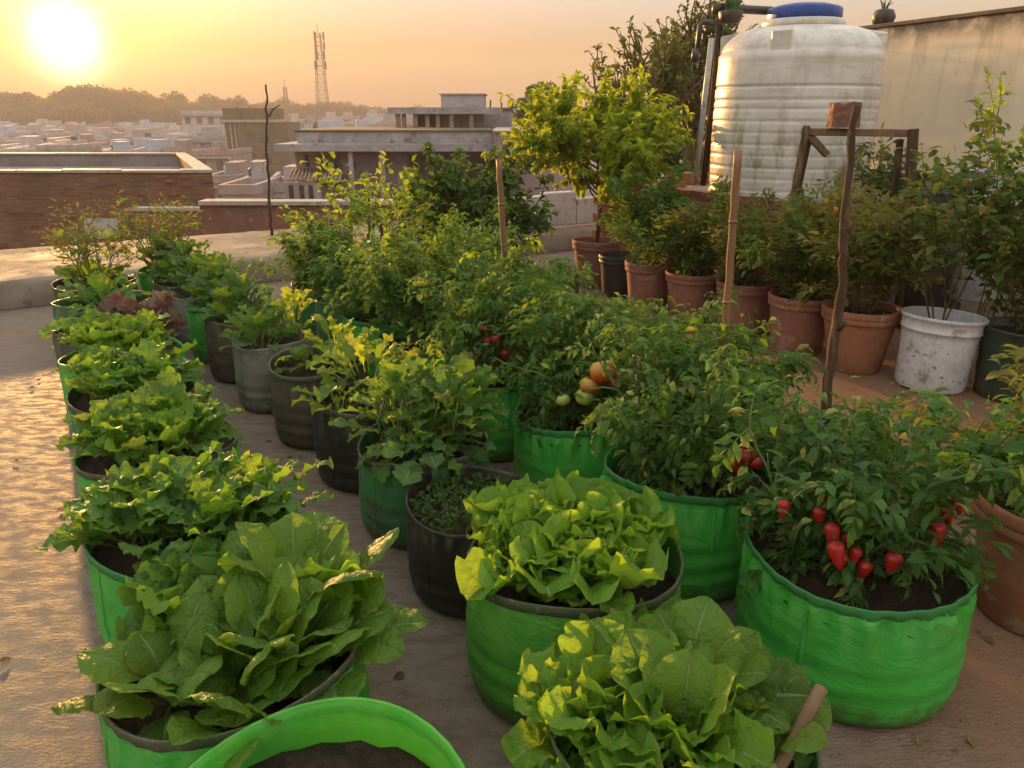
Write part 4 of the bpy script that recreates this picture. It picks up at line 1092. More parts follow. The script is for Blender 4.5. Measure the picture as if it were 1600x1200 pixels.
# ------------------------------------------------------------------ grow bags
def grow_bag(X, Y, r, h, mat, label, seed, soil=0.07, hem='hem', pleat=0.010, lean=(0, 0), flare=0.0, sag=0.012, rim_lift=None, cat='grow bag', soil_dome=0.02):
    b = empty('grow_bag', (X, Y, 0), label, cat, 'planted grow bags')
    rng = random.Random(seed)
    n1, n2, n3, n4 = vnoise(seed), vnoise(seed + 1), vnoise(seed + 2), vnoise(seed + 3)
    SEG, RINGS = 128, 30
    kp = rng.randint(30, 38)
    ph = rng.uniform(0, 6.28); e_amp = rng.uniform(.02, .05)
    def per(nf, a, k):                                   # periodic noise round the bag
        x = a / (2 * math.pi) * k
        t_ = x / k
        return nf(x) * (1 - t_) + nf(x - k) * t_
    def rim_z(a):
        z = h + sag * math.sin(2 * a + ph) + 0.6 * sag * per(n3, a, 7)
        if rim_lift: z += rim_lift(a)
        return z
    def surf(a, t, inner=0.0):
        # profile: soft foot, belly, slight neck
        prof = float(np.interp(t, [0, .03, .10, .30, .55, .80, .93, 1.0], [.86, .93, .975, 1.0, 1.0, .985, .972, .985 + flare]))
        rr = r * prof * (1 + e_amp * math.cos(2 * a + ph) + .018 * per(n1, a, 5) + .012 * per(n2, a, 11) * (1 - t))
        top = max(0.0, min(1.0, (t - .60) / .33)); top = top * top * (3 - 2 * top)
        if t > .90: top *= 1 - .85 * min(1.0, (t - .90) / .05)      # the stitched hem holds the gathers
        rr += pleat * top * (math.sin(kp * a + 2.2 * per(n2, a, 6)) * (.45 + .5 * per(n1, a, 9)) + per(n4, a, kp) * .9)
        # sagging horizontal folds low down
        low = max(0.0, 1 - abs(t - .33) / .36)
        rr += .0070 * low * math.sin(34 * t + 3.0 * per(n3, a, 6) + 2 * per(n1, a, 4)) * (0.35 + .65 * abs(per(n2, a, 5)))
        rr -= inner
        z = t * rim_z(a)
        sh = t * t
        return (rr * math.cos(a) + lean[0] * sh, rr * math.sin(a) + lean[1] * sh, z)
    V = []; F = []
    ang = [2 * math.pi * k / SEG for k in range(SEG)]
    ts = [0.004 / h] + [i / RINGS for i in range(1, RINGS + 1)]
    for t in ts:
        for a in ang: V.append(surf(a, t))
    tin = [1.0, .96, .90, .84, .78, .70, .62]
    for i, t in enumerate(tin):
        for a in ang: V.append(surf(a, t, 0.0035))
    n = len(ts) + len(tin)
    for i in range(n - 1):
        for k in range(SEG):
            k2 = (k + 1) % SEG; F.append((i * SEG + k, i * SEG + k2, (i + 1) * SEG + k2, (i + 1) * SEG + k))
    obj('bag_wall', make_mesh('bag_wall', V, F, M[mat], smooth=True), b)
    if hem:
        hv = []; hf = []
        tt = [1 - .072, 1 - .070, 1 - .035, 1.0, 1.006, 1.0]
        of = [0.0004, .0016, .0018, .0016, -.0010, -.0055]
        for t, o_ in zip(tt, of):
            for a in ang:
                x, y, z = surf(a, min(t, 1.0)); s_ = 1 + o_ / r; hv.append((x * s_, y * s_, z + (.003 if t > 1.0 else 0)))
        for i in range(len(tt) - 1):
            for k in range(SEG):
                k2 = (k + 1) % SEG; hf.append((i * SEG + k, i * SEG + k2, (i + 1) * SEG + k2, (i + 1) * SEG + k))
        obj('hem', make_mesh('hem', hv, hf, M[hem], smooth=True), b)
    # side seam: a folded strip of film from foot to hem
    a0 = R(rng.uniform(215, 300)); wv = .006 / r
    qv = []; qf = []
    for i in range(25):
        t = .02 + .91 * i / 24
        for j, (da, off) in enumerate(((-wv, .0006), (-wv * .9, .0030), (wv * .9, .0030), (wv, .0006))):
            x, y, z = surf(a0 + da + .012 * per(n3, a0, 5) * math.sin(5 * t), t); s_ = 1 + off / r; qv.append((x * s_, y * s_, z))
    for i in range(24):
        for j in range(3): qf.append((i * 4 + j, i * 4 + j + 1, i * 4 + j + 5, i * 4 + j + 4))
    obj('seam', make_mesh('seam', qv, qf, M[mat], smooth=True), b)
    # soil: lumpy, mounded a little towards the middle
    sv = [(lean[0] * .6, lean[1] * .6, h - soil + soil_dome)]; sf = []
    NR = 14
    zt = h - soil
    for i in range(1, NR + 1):
        q = i / NR
        for k in range(48):
            a = 2 * math.pi * k / 48
            x, y, _ = surf(a, max(.3, zt / h), 0.004)
            z = zt + soil_dome * (1 - q * q) + .010 * n1(k * .9 + i * 5.3) + .008 * n2(k * 1.9 + i * 3.7)
            sv.append((x * q * .998, y * q * .998, z))
    for k in range(48): sf.append((0, 1 + k, 1 + (k + 1) % 48))
    for i in range(NR - 1):
        for k in range(48):
            k2 = (k + 1) % 48; a0 = 1 + i * 48; a1 = a0 + 48
            sf.append((a0 + k, a1 + k, a1 + k2, a0 + k2))
    obj('soil', make_mesh('soil', sv, sf, M['soil'], smooth=True), b)
    return b
B = {}
def bag(key, *a, **k): B[key] = (a[0], a[1], a[2], a[3], k.get('soil', 0.07)); return grow_bag(*a, **k)
# row A, along the sunlit strip of roof
bag('A1', -0.63, 1.49, .295, .36, 'bag', 'green grow bag of broad chard at the near end of the sunlit row', 1, hem='hem_dirty', soil=.09)
bag('A2', -0.93, 2.02, .29, .36, 'bag', 'green grow bag of curly mustard, second in the row beside the sunlit floor', 2, hem='hem', soil=.05)
bag('A3', -1.29, 2.62, .28, .36, 'bag', 'green grow bag of bright lobed leaves, third in the row beside the sunlit floor', 3, hem='hem_dirty', soil=.04)
bag('A4', -1.64, 3.20, .28, .36, 'bag_old', 'stained grow bag, fourth in the row beside the sunlit floor', 4, hem='hem_dirty', soil=.04)
bag('A5', -1.97, 3.78, .28, .36, 'bag', 'green grow bag, fifth in the row beside the sunlit floor, just before the muddy one', 5, hem=None, soil=.03)
bag('A6', -2.30, 4.34, .30, .37, 'bag_brown', 'muddy brown grow bag with bare soil and red lettuce', 6, hem='hem_dirty', soil=.10)
bag('A7', -2.64, 4.92, .28, .36, 'bag_old', 'old green grow bag behind the muddy brown red lettuce bag', 7, hem=None)
bag('A8', -2.98, 5.50, .28, .36, 'bag_brown', 'brown grow bag holding leggy stems at the ledge end of the sunlit row', 8, hem=None)
# row B
bag('B12', 0.33, 1.26, .27, .34, 'bag_old', 'dark green grow bag of lettuce at the bottom edge beside the tool handle', 12, hem='hem_dirty')
bag('B11', 0.17, 1.83, .285, .385, 'bag_lime', 'lime green grow bag overflowing with pale lettuce', 11, hem='hem_dirty', soil=.11)
bag('B10', -0.12, 2.28, .235, .32, 'bag_black', 'black grow bag sprouting fine seedlings beside the lime green bag', 10, hem=None, soil=.06)
bag('B9', -0.33, 2.70, .25, .345, 'bag_old', 'scuffed dark green grow bag of rocket behind the black seedling bag', 9, hem='hem_dirty', soil=.05)
bag('B8', -0.63, 3.10, .215, .37, 'bag_black', 'dark grow bag half hidden behind the scuffed rocket bag', 18, hem='hem_dirty')
bag('B7', -0.93, 3.57, .235, .375, 'bag_brown', 'dark brown grow bag with yellow green leaves in the middle row', 17, hem='hem_dirty')
bag('B6', -1.28, 4.02, .215, .37, 'bag_grey', 'pale grey green grow bag in the middle row', 16, hem=None)
bag('B5', -1.60, 4.47, .20, .36, 'bag_brown', 'muddy grow bag behind the pale grey green bag', 15, hem=None)
bag('B4', -1.86, 4.86, .20, .36, 'bag', 'clean green grow bag between the muddy and the whitish bags', 14, hem='hem')
bag('B3', -2.12, 5.20, .20, .36, 'bag_grey', 'whitish stained grow bag far along the middle row', 13, hem=None)
bag('B2', -2.38, 5.56, .20, .36, 'bag_brown', 'brown and green grow bag last but one before the ledge', 22, hem=None)
bag('B1', -2.66, 5.94, .20, .36, 'bag', 'green grow bag at the ledge end of the middle row', 21, hem='hem')
# row C, the big green tomato bags
bag('C7', 0.95, 1.89, .305, .37, 'bag', 'large bright green grow bag holding the red pepper plant', 31, hem='hem', soil=.07, pleat=.020)
bag('C6', 0.60, 2.40, .285, .385, 'bag', 'large green grow bag with two red fruits, second in the tomato row', 32, hem='hem', soil=.07, pleat=.020)
bag('C5', 0.27, 2.97, .265, .36, 'bag', 'green grow bag holding the tomato with orange fruit', 33, hem='hem', soil=.06, pleat=.020)
bag('C4', -0.08, 3.44, .235, .365, 'bag', 'green grow bag with the tall bamboo stake, fourth in the tomato row', 34, hem='hem', soil=.06)
bag('C3', -0.47, 4.02, .25, .36, 'bag', 'green grow bag glimpsed behind the yellow green leaves', 35, hem='hem', soil=.06)
bag('C2', -0.78, 4.52, .22, .36, 'bag', 'shiny green grow bag in the gap above the dark brown bag', 36, hem='hem', soil=.06)
bag('C1', -1.06, 4.98, .21, .36, 'bag_old', 'green grow bag far along the tomato row', 37, hem=None, soil=.06)
bag('C0', -1.36, 5.46, .21, .36, 'bag_old', 'dull green grow bag at the ledge end of the tomato row', 38, hem=None, soil=.06)
# the empty bag at the bottom edge: the far side of its rim stands up and folds outwards
grow_bag(-0.345, 0.950, .300, .385, 'bag_new', 'bright green empty grow bag with folded rim and bare soil at the bottom edge', 40, soil=.085, hem='bag_new', pleat=.007, flare=.015, sag=.010,
         rim_lift=lambda a: .028 * max(0, math.sin(a + .35)) ** 4 - .012 * max(0, math.cos(a - 2.2)), cat='grow bag')

# ------------------------------------------------------------------ pots
def pot(X, Y, r, h, mat, label, seed, name='clay_pot', cat='pot', taper=.74, soil=.05, tilt=(0, 0), group='clay pots along the brick platform'):
    b = empty(name, (X, Y, 0), label, cat, group); b.rotation_euler = (tilt[0], tilt[1], seed * 1.3)
    nz_ = vnoise(seed)
    prof = [(r * taper * .96, .003), (r * taper, .012), (r * (taper + (1 - taper) * .45) * .97, h * .45), (r * .93, h * .80), (r * .935, h * .815)]
    fn = lambda rr, z, a, i: (rr * (1 + .006 * math.cos(2 * a + seed) + .004 * nz_(a * 3)), z)
    m = MB(); m.lathe(prof, 48, fn=fn); m.build('pot_wall', M[mat], b, smooth=True)
    rim = [(r * .93, h * .805), (r * .985, h * .808), (r * 1.0, h * .82), (r * 1.0, h * .885), (r * .985, h * .893), (r * 1.012, h * .90), (r * 1.02, h * .915), (r * 1.02, h * .985), (r * 1.005, h), (r * .95, h), (r * .93, h * .98), (r * .90, h * .7)]
    m = MB(); m.lathe(rim, 48, fn=fn); m.build('rim', M[mat], b, smooth=True)
    m = MB(); n2_ = vnoise(seed + 5)
    m.lathe([(.001, h - soil + .01), (r * .3, h - soil + .006), (r * .6, h - soil), (r * .915, h - soil - .005)], 32, fn=lambda rr, z, a, i: (rr, z + .008 * n2_(a * 4 + i * 7))); m.build('soil', M['soil'], b, smooth=True)
    return b
POTS = {}
def pt(key, X, Y, r, h, *a, **k): POTS[key] = (X, Y, r, h); return pot(X, Y, r, h, *a, **k)
pt('P7', 2.12, 4.62, .225, .39, 'terracotta2', 'orange clay pot next to the white bucket', 1, taper=.70)
pt('P6', 1.89, 5.00, .205, .38, 'terracotta', 'terracotta pot behind the long stake, second from the white bucket', 2, taper=.80)
pt('P5', 1.66, 5.47, .200, .37, 'terracotta', 'terracotta pot behind the bamboo stake, third from the white bucket', 3, taper=.84)
pt('P4', 1.36, 5.82, .200, .37, 'terracotta', 'dusky clay pot with low sprouts, fourth from the white bucket', 4, taper=.72)
pt('P3', 1.10, 6.20, .195, .38, 'terracotta', 'small clay pot beside the black pot', 5, taper=.78)
pt('P2', 0.93, 6.62, .190, .36, 'pot_black', 'dull black pot tucked in front of the young tree pot', 6, name='plastic_pot', taper=.8, group='other pots')
pt('P1', 0.76, 7.05, .215, .42, 'terracotta', 'clay pot of the young yellow green tree', 7)
pt('P8', 1.66, 2.10, .235, .40, 'terracotta2', 'orange clay pot cut by the photo edge beside the red pepper bag', 8)
pt('P9', 2.28, 5.42, .19, .36, 'terracotta', 'clay pot in the back row behind the bucket', 9)

# white paint bucket used as a planter
XB, YB_ = 2.42, 4.28
bk = empty('paint_bucket', (XB, YB_, 0), 'scratched white paint bucket used as a planter', 'bucket'); bk.rotation_euler = (R(-2), R(3), 0)
m = MB(); m.lathe([(.175, .003), (.185, .02), (.20, .30), (.205, .335), (.212, .338), (.212, .346), (.207, .35), (.213, .40), (.222, .405), (.224, .418), (.216, .424), (.205, .42), (.200, .30)], 56); m.build('bucket_wall', M['bucket'], bk, smooth=True)
m = MB(); m.lathe([(.001, .345), (.1, .342), (.201, .335)], 32, fn=lambda r_, z, a, i: (r_, z + .008 * math.sin(5 * a + i))); m.build('soil', M['soil'], bk, smooth=True)
rm = random.Random(9)
for k in range(20):                                        # worn print and scratches in the paint
    a = R(rm.uniform(195, 300)); z = rm.uniform(.06, .29); w_ = rm.uniform(.004, .022); hh = rm.uniform(.0015, .007)
    rr = .1862 + .0155 * z / .3 + .0012
    q = [(rr * math.cos(a + da), rr * math.sin(a + da), z + dz) for da, dz in ((-w_ / rr / 2, 0), (w_ / rr / 2, rm.uniform(-.004, .004)), (w_ / rr / 2, hh), (-w_ / rr / 2, hh))]
    m = MB(); m.add(q, [(0, 1, 2, 3)]); m.build('worn_print', M['bucket_mark'], bk)
POTS['BK'] = (XB, YB_, .21, .40)
# dark green drum at the right edge
dg = empty('green_drum', (2.83, 4.12, 0), 'dark green metal drum planter cut by the photo edge', 'drum')
m = MB(); m.lathe([(.20, .003), (.215, .012), (.212, .05), (.222, .14), (.226, .15), (.222, .16), (.222, .27), (.227, .28), (.222, .29), (.222, .37), (.232, .38), (.234, .395), (.222, .398), (.215, .33)], 48); m.build('drum_wall', M['drum_green'], dg, smooth=True)
m = MB(); m.lathe([(.001, .35), (.1, .35), (.216, .345)], 32); m.build('soil', M['soil'], dg, smooth=True)
POTS['DG'] = (2.83, 4.12, .22, .39)
# tall pale drum by the house wall, and a black one behind the shrubs
def tall_drum(X, Y, r, h, z0, mat, label):
    d = empty('tall_drum', (X, Y, 0), label, 'drum', 'tall drums by the cream wall')
    m = MB(); m.lathe([(r * .94, z0), (r, z0 + .02), (r, z0 + h * .3), (r * 1.03, z0 + h * .32), (r * 1.03, z0 + h * .35), (r, z0 + h * .37), (r, z0 + h * .64), (r * 1.03, z0 + h * .66), (r * 1.03, z0 + h * .69), (r, z0 + h * .71), (r, z0 + h * .95), (r * .97, z0 + h)], 48); m.build('drum_wall', M[mat], d, smooth=True)
    m = MB(); m.lathe([(r * .97, z0 + h), (r * 1.02, z0 + h + .004), (r * 1.02, z0 + h + .02), (r * .93, z0 + h + .022), (r * .92, z0 + h - .02), (.001, z0 + h - .02)], 48); m.build('lid', M[mat], d, smooth=True)
    m = MB(); k = r * .9; m.box(-k, k, -k, k, 0.003, z0 - .002); m.build('plinth', M['mortar'], d)
    return d
tall_drum(3.38, 5.62, .20, .88, .22, 'drum_pale', 'tall pale plastic drum standing before the cream wall')
tall_drum(2.98, 5.62, .15, .86, .10, 'pot_black', 'slim black drum left of the tall pale drum')

# ------------------------------------------------------------------ water tank
TC = uw(5.69, 4.81, PZ - .008)
tk = empty('water_tank', TC, 'ribbed white plastic water tank with blue lid', 'water tank')
TR, TH = .655, 1.15
prof = [(TR * .965, .002), (TR * .99, .012), (TR, .03)]
zs = np.arange(.05, TH - .06, .012)
ribs = [(.10, .8), (.19, .8), (.28, .9), (.37, .8), (.46, .9), (.55, .8), (.64, .8), (.73, .9), (.80, 1.4), (.90, 1.4)]
for z in zs:
    d_ = sum(-.010 * a * math.exp(-((z - c) / .0065) ** 2) for c, a in ribs)
    prof.append((TR + d_ + .012 * math.sin(math.pi * z / TH), z))
prof += [(TR + .004, TH - .05), (TR + .004, TH), (TR - .012, TH + .012)]
for i in range(1, 13):
    a = i / 12 * math.pi / 2
    prof.append((.30 + (TR - .312) * math.cos(a) ** .9, TH + .012 + .20 * math.sin(a)))
prof += [(.30, TH + .26)]
m = MB(); m.lathe(prof, 96); m.build('tank_wall', M['tank'], tk, smooth=True)
m = MB(); m.lathe([(.285, TH + .20), (.325, TH + .215), (.33, TH + .225), (.33, TH + .262), (.315, TH + .27), (.28, TH + .27)], 64); m.build('neck_ring', M['tank'], tk, smooth=True)
m = MB(); m.lathe([(.27, TH + .262), (.292, TH + .265), (.296, TH + .275), (.296, TH + .345), (.285, TH + .36), (.20, TH + .385), (.05, TH + .40), (.001, TH + .402)], 64, fn=lambda r_, z, a, i: (r_ * (1 + (.008 * math.sin(40 * a) if i in (2, 3) else 0)), z)); m.build('lid', M['lid_blue'], tk, smooth=True)
for k, a in enumerate((R(166), R(238), R(338), R(90))):                 # lifting lugs on the shoulder
    Mx = Matrix.Rotation(a, 4, 'Z')
    m = MB()
    q = [(.42, -.055, TH + .10), (.645, -.08, TH - .02), (.652, -.075, TH + .155), (.43, -.05, TH + .195), (.42, .055, TH + .10), (.645, .08, TH - .02), (.652, .075, TH + .155), (.43, .05, TH + .195)]
    m.add([Mx @ Vector(v) for v in q], [(0, 1, 2, 3), (7, 6, 5, 4), (1, 5, 6, 2), (2, 6, 7, 3), (0, 3, 7, 4), (0, 4, 5, 1)])
    bevel(m.build('lifting_lug', M['tank'], tk), .014, 3)
m = MB(); m.tube([(-.55, -.40, .12), (-.62, -.45, .12), (-.70, -.51, .12)], .035, 12); m.build('outlet', M['pvc_dark'], tk, smooth=True)

# pipes left of the tank
def wp(x, y, Y): return px(x, y, Y)
pr_ = empty('supply_pipe', wp(1086, 285, 6.9), 'pale supply pipe rising in front of the tank to its top', 'pipe')
o0 = pr_.location
m = MB(); m.tube([wp(1086, 288, 6.9) - o0, wp(1103, 140, 6.95) - o0, wp(1112, 60, 7.0) - o0], .024, 10); m.build('riser', M['pvc'], pr_, smooth=True)
m = MB(); m.tube([wp(1088, 95, 6.98) - o0, wp(1094, 38, 7.0) - o0, wp(1097, 35, 7.0) - o0, wp(1128, 35, 7.02) - o0], .022, 10); m.build('cross_pipe', M['pvc_dark'], pr_, smooth=True)
m = MB(); m.tube([wp(1085, 98, 6.98) - o0, wp(1087, 76, 6.98) - o0], .03, 10); m.build('socket', M['pvc_dark'], pr_, smooth=True)
pr_ = empty('overflow_pipe', wp(1115, 150, 7.1), 'dark vertical pipe with elbow running to the blue lid', 'pipe')
o0 = pr_.location
m = MB(); m.tube([wp(1098, 290, 7.2) - o0, wp(1116, 140, 7.2) - o0, wp(1126, 14, 7.2) - o0], .030, 10); m.build('riser', M['wood_dark'], pr_, smooth=True)
m = MB(); m.tube([wp(1123, 14, 7.15) - o0, wp(1150, 14, 7.15) - o0, wp(1206, 17, 7.2) - o0], .034, 12); m.build('inlet', M['pvc_dark'], pr_, smooth=True)
m = MB(); m.tube([wp(1122, 22, 7.15) - o0, wp(1122, 6, 7.15) - o0], .052, 12); m.build('elbow', M['pvc_dark'], pr_, smooth=True)
fp = empty('hanging_planter', wp(1141, 30, 7.05), 'small mossy planter pot wedged on the pipe elbow beside tank', 'planter')
m = MB(); m.lathe([(.001, -.035), (.075, -.03), (.09, .0), (.10, .055), (.095, .06), (.001, .05)], 24); m.build('pot_wall', M['pvc_dark'], fp, smooth=True)
m = MB(); m.lathe([(.001, .12), (.05, .16), (.075, .13), (.05, .10), (.05, .06)], 12, fn=lambda r_, z, a, i: (r_ * (1 + .3 * math.sin(3 * a + i)), z)); m.build('moss_clump', M['calyx'], fp, smooth=True)
# black pot on the end of the cream wall
q = wp(1379, 39, 8.3)
wpt = empty('wall_pot', (q.x, q.y, 2.277), 'small dark round pot with a sprig on the end of cream wall', 'pot', 'other pots')
m = MB(); m.lathe([(.04, 0), (.09, .03), (.11, .09), (.085, .15), (.06, .16), (.055, .13), (.001, .12)], 24); m.build('pot_wall', M['pvc_dark'], wpt, smooth=True)
for k in range(5):
    a = k * 1.3; m = MB(); m.tube([(0, 0, .12), (.03 * math.cos(a), .03 * math.sin(a), .2), (.08 * math.cos(a), .08 * math.sin(a), .22 + .05 * (k % 3))], [.01, .008, .002], 5); m.build('sprig', M['calyx'], wpt, smooth=True)

# ------------------------------------------------------------------ wooden trestle with a clay block
ta, tb_ = Vector((2.06, 5.78, 1.37)), Vector((2.80, 5.72, 1.36))
tr = empty('wooden_trestle', ((ta + tb_) / 2).to_2d().to_3d(), 'old wooden trestle frame in front of the tank', 'trestle')
o0 = tr.location
def plank(parent, a, c, w, t_, mat, name, seed):
    """a rough sawn bar from a to c"""
    r = random.Random(seed); d = (c - a); n = 7
    m = MB(); fr_ = frame(d, Vector((0.05, -1, 0.02)))
    V = []; F = []
    for i in range(n + 1):
        p = a + d * (i / n)
        for (sx, sz) in ((-1, -1), (1, -1), (1, 1), (-1, 1)):
            V.append(p + fr_ @ Vector((sx * w / 2 * r.uniform(.88, 1.08), 0, sz * t_ / 2 * r.uniform(.88, 1.08))))
    for i in range(n):
        for k in range(4): F.append((i * 4 + k, i * 4 + (k + 1) % 4, i * 4 + 4 + (k + 1) % 4, i * 4 + 4 + k))
    F += [(3, 2, 1, 0), tuple(n * 4 + k for k in range(4))]
    m.add(V, F); o = m.build(name, M[mat], parent); bevel(o, .005, 1); return o
plank(tr, ta - o0 + Vector((-.02, 0, 0)), tb_ - o0 + Vector((.02, 0, 0)), .05, .042, 'wood', 'top_beam', 1)
plank(tr, ta - o0 + Vector((.0, -.03, .04)), Vector((1.93, 5.66, .004)) - o0, .042, .04, 'wood_dark', 'leg', 2)
plank(tr, ta - o0 + Vector((.06, .05, -.04)), Vector((2.05, 6.02, .004)) - o0, .036, .035, 'wood_dark', 'leg', 3)
plank(tr, tb_ - o0 + Vector((-.02, -.03, .03)), Vector((2.86, 5.56, .004)) - o0, .062, .05, 'wood_dark', 'leg', 4)
plank(tr, tb_ - o0 + Vector((-.06, .05, -.04)), Vector((2.90, 5.96, .004)) - o0, .04, .04, 'wood_dark', 'leg', 5)
plank(tr, ta - o0 + Vector((.03, .0, -.02)), ta - o0 + Vector((.17, .02, .0)) + Vector((.02, 0, -.16)), .05, .03, 'wood', 'brace', 6)
q = Vector((2.315, 5.76, 1.398))
cb = empty('clay_block', q, 'rough dark clay block on top of the wooden trestle', 'block')
m = MB(); rr_ = random.Random(4)
V = []; F = []
for i in range(7):
    for k in range(20):
        a = 2 * math.pi * k / 20; sq = 1 / max(abs(math.cos(a)), abs(math.sin(a)))
        V.append((.095 * min(sq, 1.25) * math.cos(a) * rr_.uniform(.95, 1.05), .07 * min(sq, 1.25) * math.sin(a) * rr_.uniform(.95, 1.05), .16 * i / 6 + (rr_.uniform(-.012, .012) if i == 6 else 0)))
for i in range(6):
    for k in range(20): F.append((i * 20 + k, i * 20 + (k + 1) % 20, (i + 1) * 20 + (k + 1) % 20, (i + 1) * 20 + k))
F.append(tuple(120 + k for k in range(20)))
m.add(V, F); m.build('block_body', M['redwall'], cb)

# ------------------------------------------------------------------ stakes and sticks
def stake(pts, rads, mat, label, name='stake', cat='stake', nodes=0, seed=0, group='garden stakes', extra=None, jit=None):
    pts = [Vector(p) for p in pts]; o0 = pts[0].copy()
    s = empty(name, o0, label, cat, group)
    r = random.Random(seed); n = 26
    P = []; Rr = []
    for i in range(n + 1):
        q = i / n * (len(pts) - 1); k = min(int(q), len(pts) - 2); p = pts[k].lerp(pts[k + 1], q - k) - o0
        P.append(p + Vector((r.uniform(-1, 1), r.uniform(-1, 1), 0)) * rads[0] * (jit or (.16 if nodes else .34))); Rr.append((rads[0] + (rads[1] - rads[0]) * i / n) * (r.uniform(.97, 1.03) if nodes or jit else r.uniform(.82, 1.15)))
    m = MB(); m.tube(P, Rr, 10); m.build('shaft', M[mat], s, smooth=True)
    for k in range(nodes):
        f = (k + .7) / (nodes + .4); i = int(f * n); p = P[i]; d = (P[min(i + 1, n)] - P[max(0, i - 1)]).normalized()
        m = MB(); m.tube([p - d * .006, p, p + d * .006], [Rr[i] * 1.02, Rr[i] * 1.16, Rr[i] * 1.02], 10); m.build('node', M[mat], s, smooth=True)
    if extra:
        for e in extra:
            m = MB(); m.tube([Vector(q) - o0 for q in e[0]], e[1], 6); m.build(e[2], M[mat], s, smooth=True)
    return s
stake([(-.005, 3.60, .27), (-.03, 3.60, .8), (-.058, 3.60, 1.30)], (.016, .013), 'bamboo', 'bamboo stake rising from the middle of the tomato row', nodes=4, seed=1)
stake([(.745, 2.60, .26), (.735, 2.60, .8), (.722, 2.60, 1.385)], (.011, .014), 'bamboo', 'split bamboo stake standing in front of the tank', nodes=4, seed=2)
stake([(.925, 2.10, .26), (.903, 2.10, .75), (.896, 2.10, 1.12), (.878, 2.10, 1.22), (.873, 2.10, 1.515)], (.015, .010), 'wood_dark', 'long dark crooked branch stake in the red pepper bag', name='branch_stake', nodes=0, seed=3,
      extra=[([(.885, 2.10, 1.19), (.893, 2.09, 1.215), (.897, 2.085, 1.225)], [.012, .01, .004], 'knot'), ([(.905, 2.10, .93), (.915, 2.09, .95), (.92, 2.085, .955)], [.012, .01, .004], 'knot')])
stake([(.44, 1.10, .27), (.52, 1.17, .345), (.612, 1.26, .425)], (.0125, .0135), 'wood', 'smooth worn wooden tool handle sticking out at the bottom edge', name='tool_handle', cat='tool handle', seed=4, jit=.05, group='garden tools')
p0 = px(421, 338, 8.5); p1 = px(416, 132, 8.5)
stake([(p0.x, 8.5, .23), ((p0.x + p1.x) / 2 - .02, 8.5, 1.0), (p1.x, 8.5, p1.z)], (.017, .009), 'wood_dark', 'bare crooked pole with one side twig standing on the ledge', name='bare_pole', cat='pole', seed=5, jit=.5,
      extra=[([px(420, 182, 8.5), px(427, 170, 8.5), px(438, 164, 8.5)], [.009, .007, .004], 'twig')])
for k, (xa, ya, xb, yb, Yk) in enumerate(((517, 340, 522, 400, 5.9), (595, 345, 598, 400, 5.6), (530, 330, 533, 400, 6.1), (548, 300, 550, 400, 6.3), (577, 290, 575, 400, 6.3))):
    a = px(xa, ya, Yk); c = px(xb, yb, Yk)
    stake([(c.x, Yk, .004), (c.x, Yk, c.z), (a.x, Yk, a.z)], (.014, .011), 'wood_dark' if k < 2 else 'bamboo', ['short dark stake among the far plants, leftmost of the far stakes', 'thick short stake right of the thin canes', 'thin cane beside the short dark stake', 'tall thin cane in the middle of the far canes', 'rightmost tall thin cane among the far plants'][k], seed=20 + k)
p0 = px(905, 560, 3.15); p1 = px(902, 428, 3.15)
stake([(p0.x, 3.15, .28), (p1.x, 3.15, p1.z)], (.010, .008), 'wood_dark', 'thin twig stake in the tomato with orange fruit', seed=31)

# ------------------------------------------------------------------ plants with leaves as parts
def rosette(loc, kind, n, label, cat, group, seed, r0=.02, size=(.7, 1.1), el=(15, 80), name=None, inner_el=None, leafname='leaf', face=None, squash=1.0, rise=0.0):
    """leaves springing from a crown at the soil; inner ones upright, outer ones spreading"""
    rng = random.Random(seed)
    p = empty(name or 'leafy_plant', loc, label, cat, group)
    m = MB(); m.lathe([(.010, -.02), (.012, 0), (.008, .012), (.001, .016)], 10); m.build('crown_base', M['stem'], p, smooth=True)
    if rise:
        m = MB()
        for j in range(5): m.tube([(r0 * .5 * math.cos(j * 1.26), r0 * .5 * math.sin(j * 1.26), -.02), (r0 * math.cos(j * 1.26), r0 * math.sin(j * 1.26), rise * .5), (r0 * .8 * math.cos(j * 1.26 + .4), r0 * .8 * math.sin(j * 1.26 + .4), rise)], [.005, .004, .003], 6)
        m.build('stem', M['stem'], p, smooth=True)
    sets = kind if isinstance(kind, (list, tuple)) else [kind]
    for k in range(n):
        q = (k + .5) / n                                   # 0 inner .. 1 outer
        a = k * 2.39996 + rng.uniform(-.35, .35)
        e = R(el[1] + (el[0] - el[1]) * q ** .9 + rng.uniform(-9, 9))
        d = Vector((math.cos(a) * math.cos(e), math.sin(a) * math.cos(e), math.sin(e)))
        if face is not None: d = (d + Vector(face) * .25).normalized()
        up = Vector((0, 0, 1)) + Vector((rng.gauss(0, .18), rng.gauss(0, .18), 0))
        if e > R(60): up = Vector((-math.cos(a), -math.sin(a), .6)) + Vector((rng.gauss(0, .2), rng.gauss(0, .2), 0))
        s = (size[0] + (size[1] - size[0]) * (1 - abs(q - .6)) ) * rng.uniform(.82, 1.15)
        rr = r0 * (.3 + q) 
        o = bpy.data.objects.new(leafname, rng.choice(LS[rng.choice(sets)])); link(o, p)
        o.matrix_basis = Matrix.Translation((rr * math.cos(a), rr * math.sin(a), rng.uniform(-.005, .008) + rise * (1 - q) * rng.uniform(.6, 1.0) + rise * .15 * rng.random())) @ frame(d, up).to_4x4() @ Matrix.Diagonal((s * rng.uniform(.82, 1.18), s * rng.uniform(.88, 1.12), s * rng.uniform(.75, 1.3), 1))
    return p
def soilz(key): return B[key][3] - B[key][4] + .012
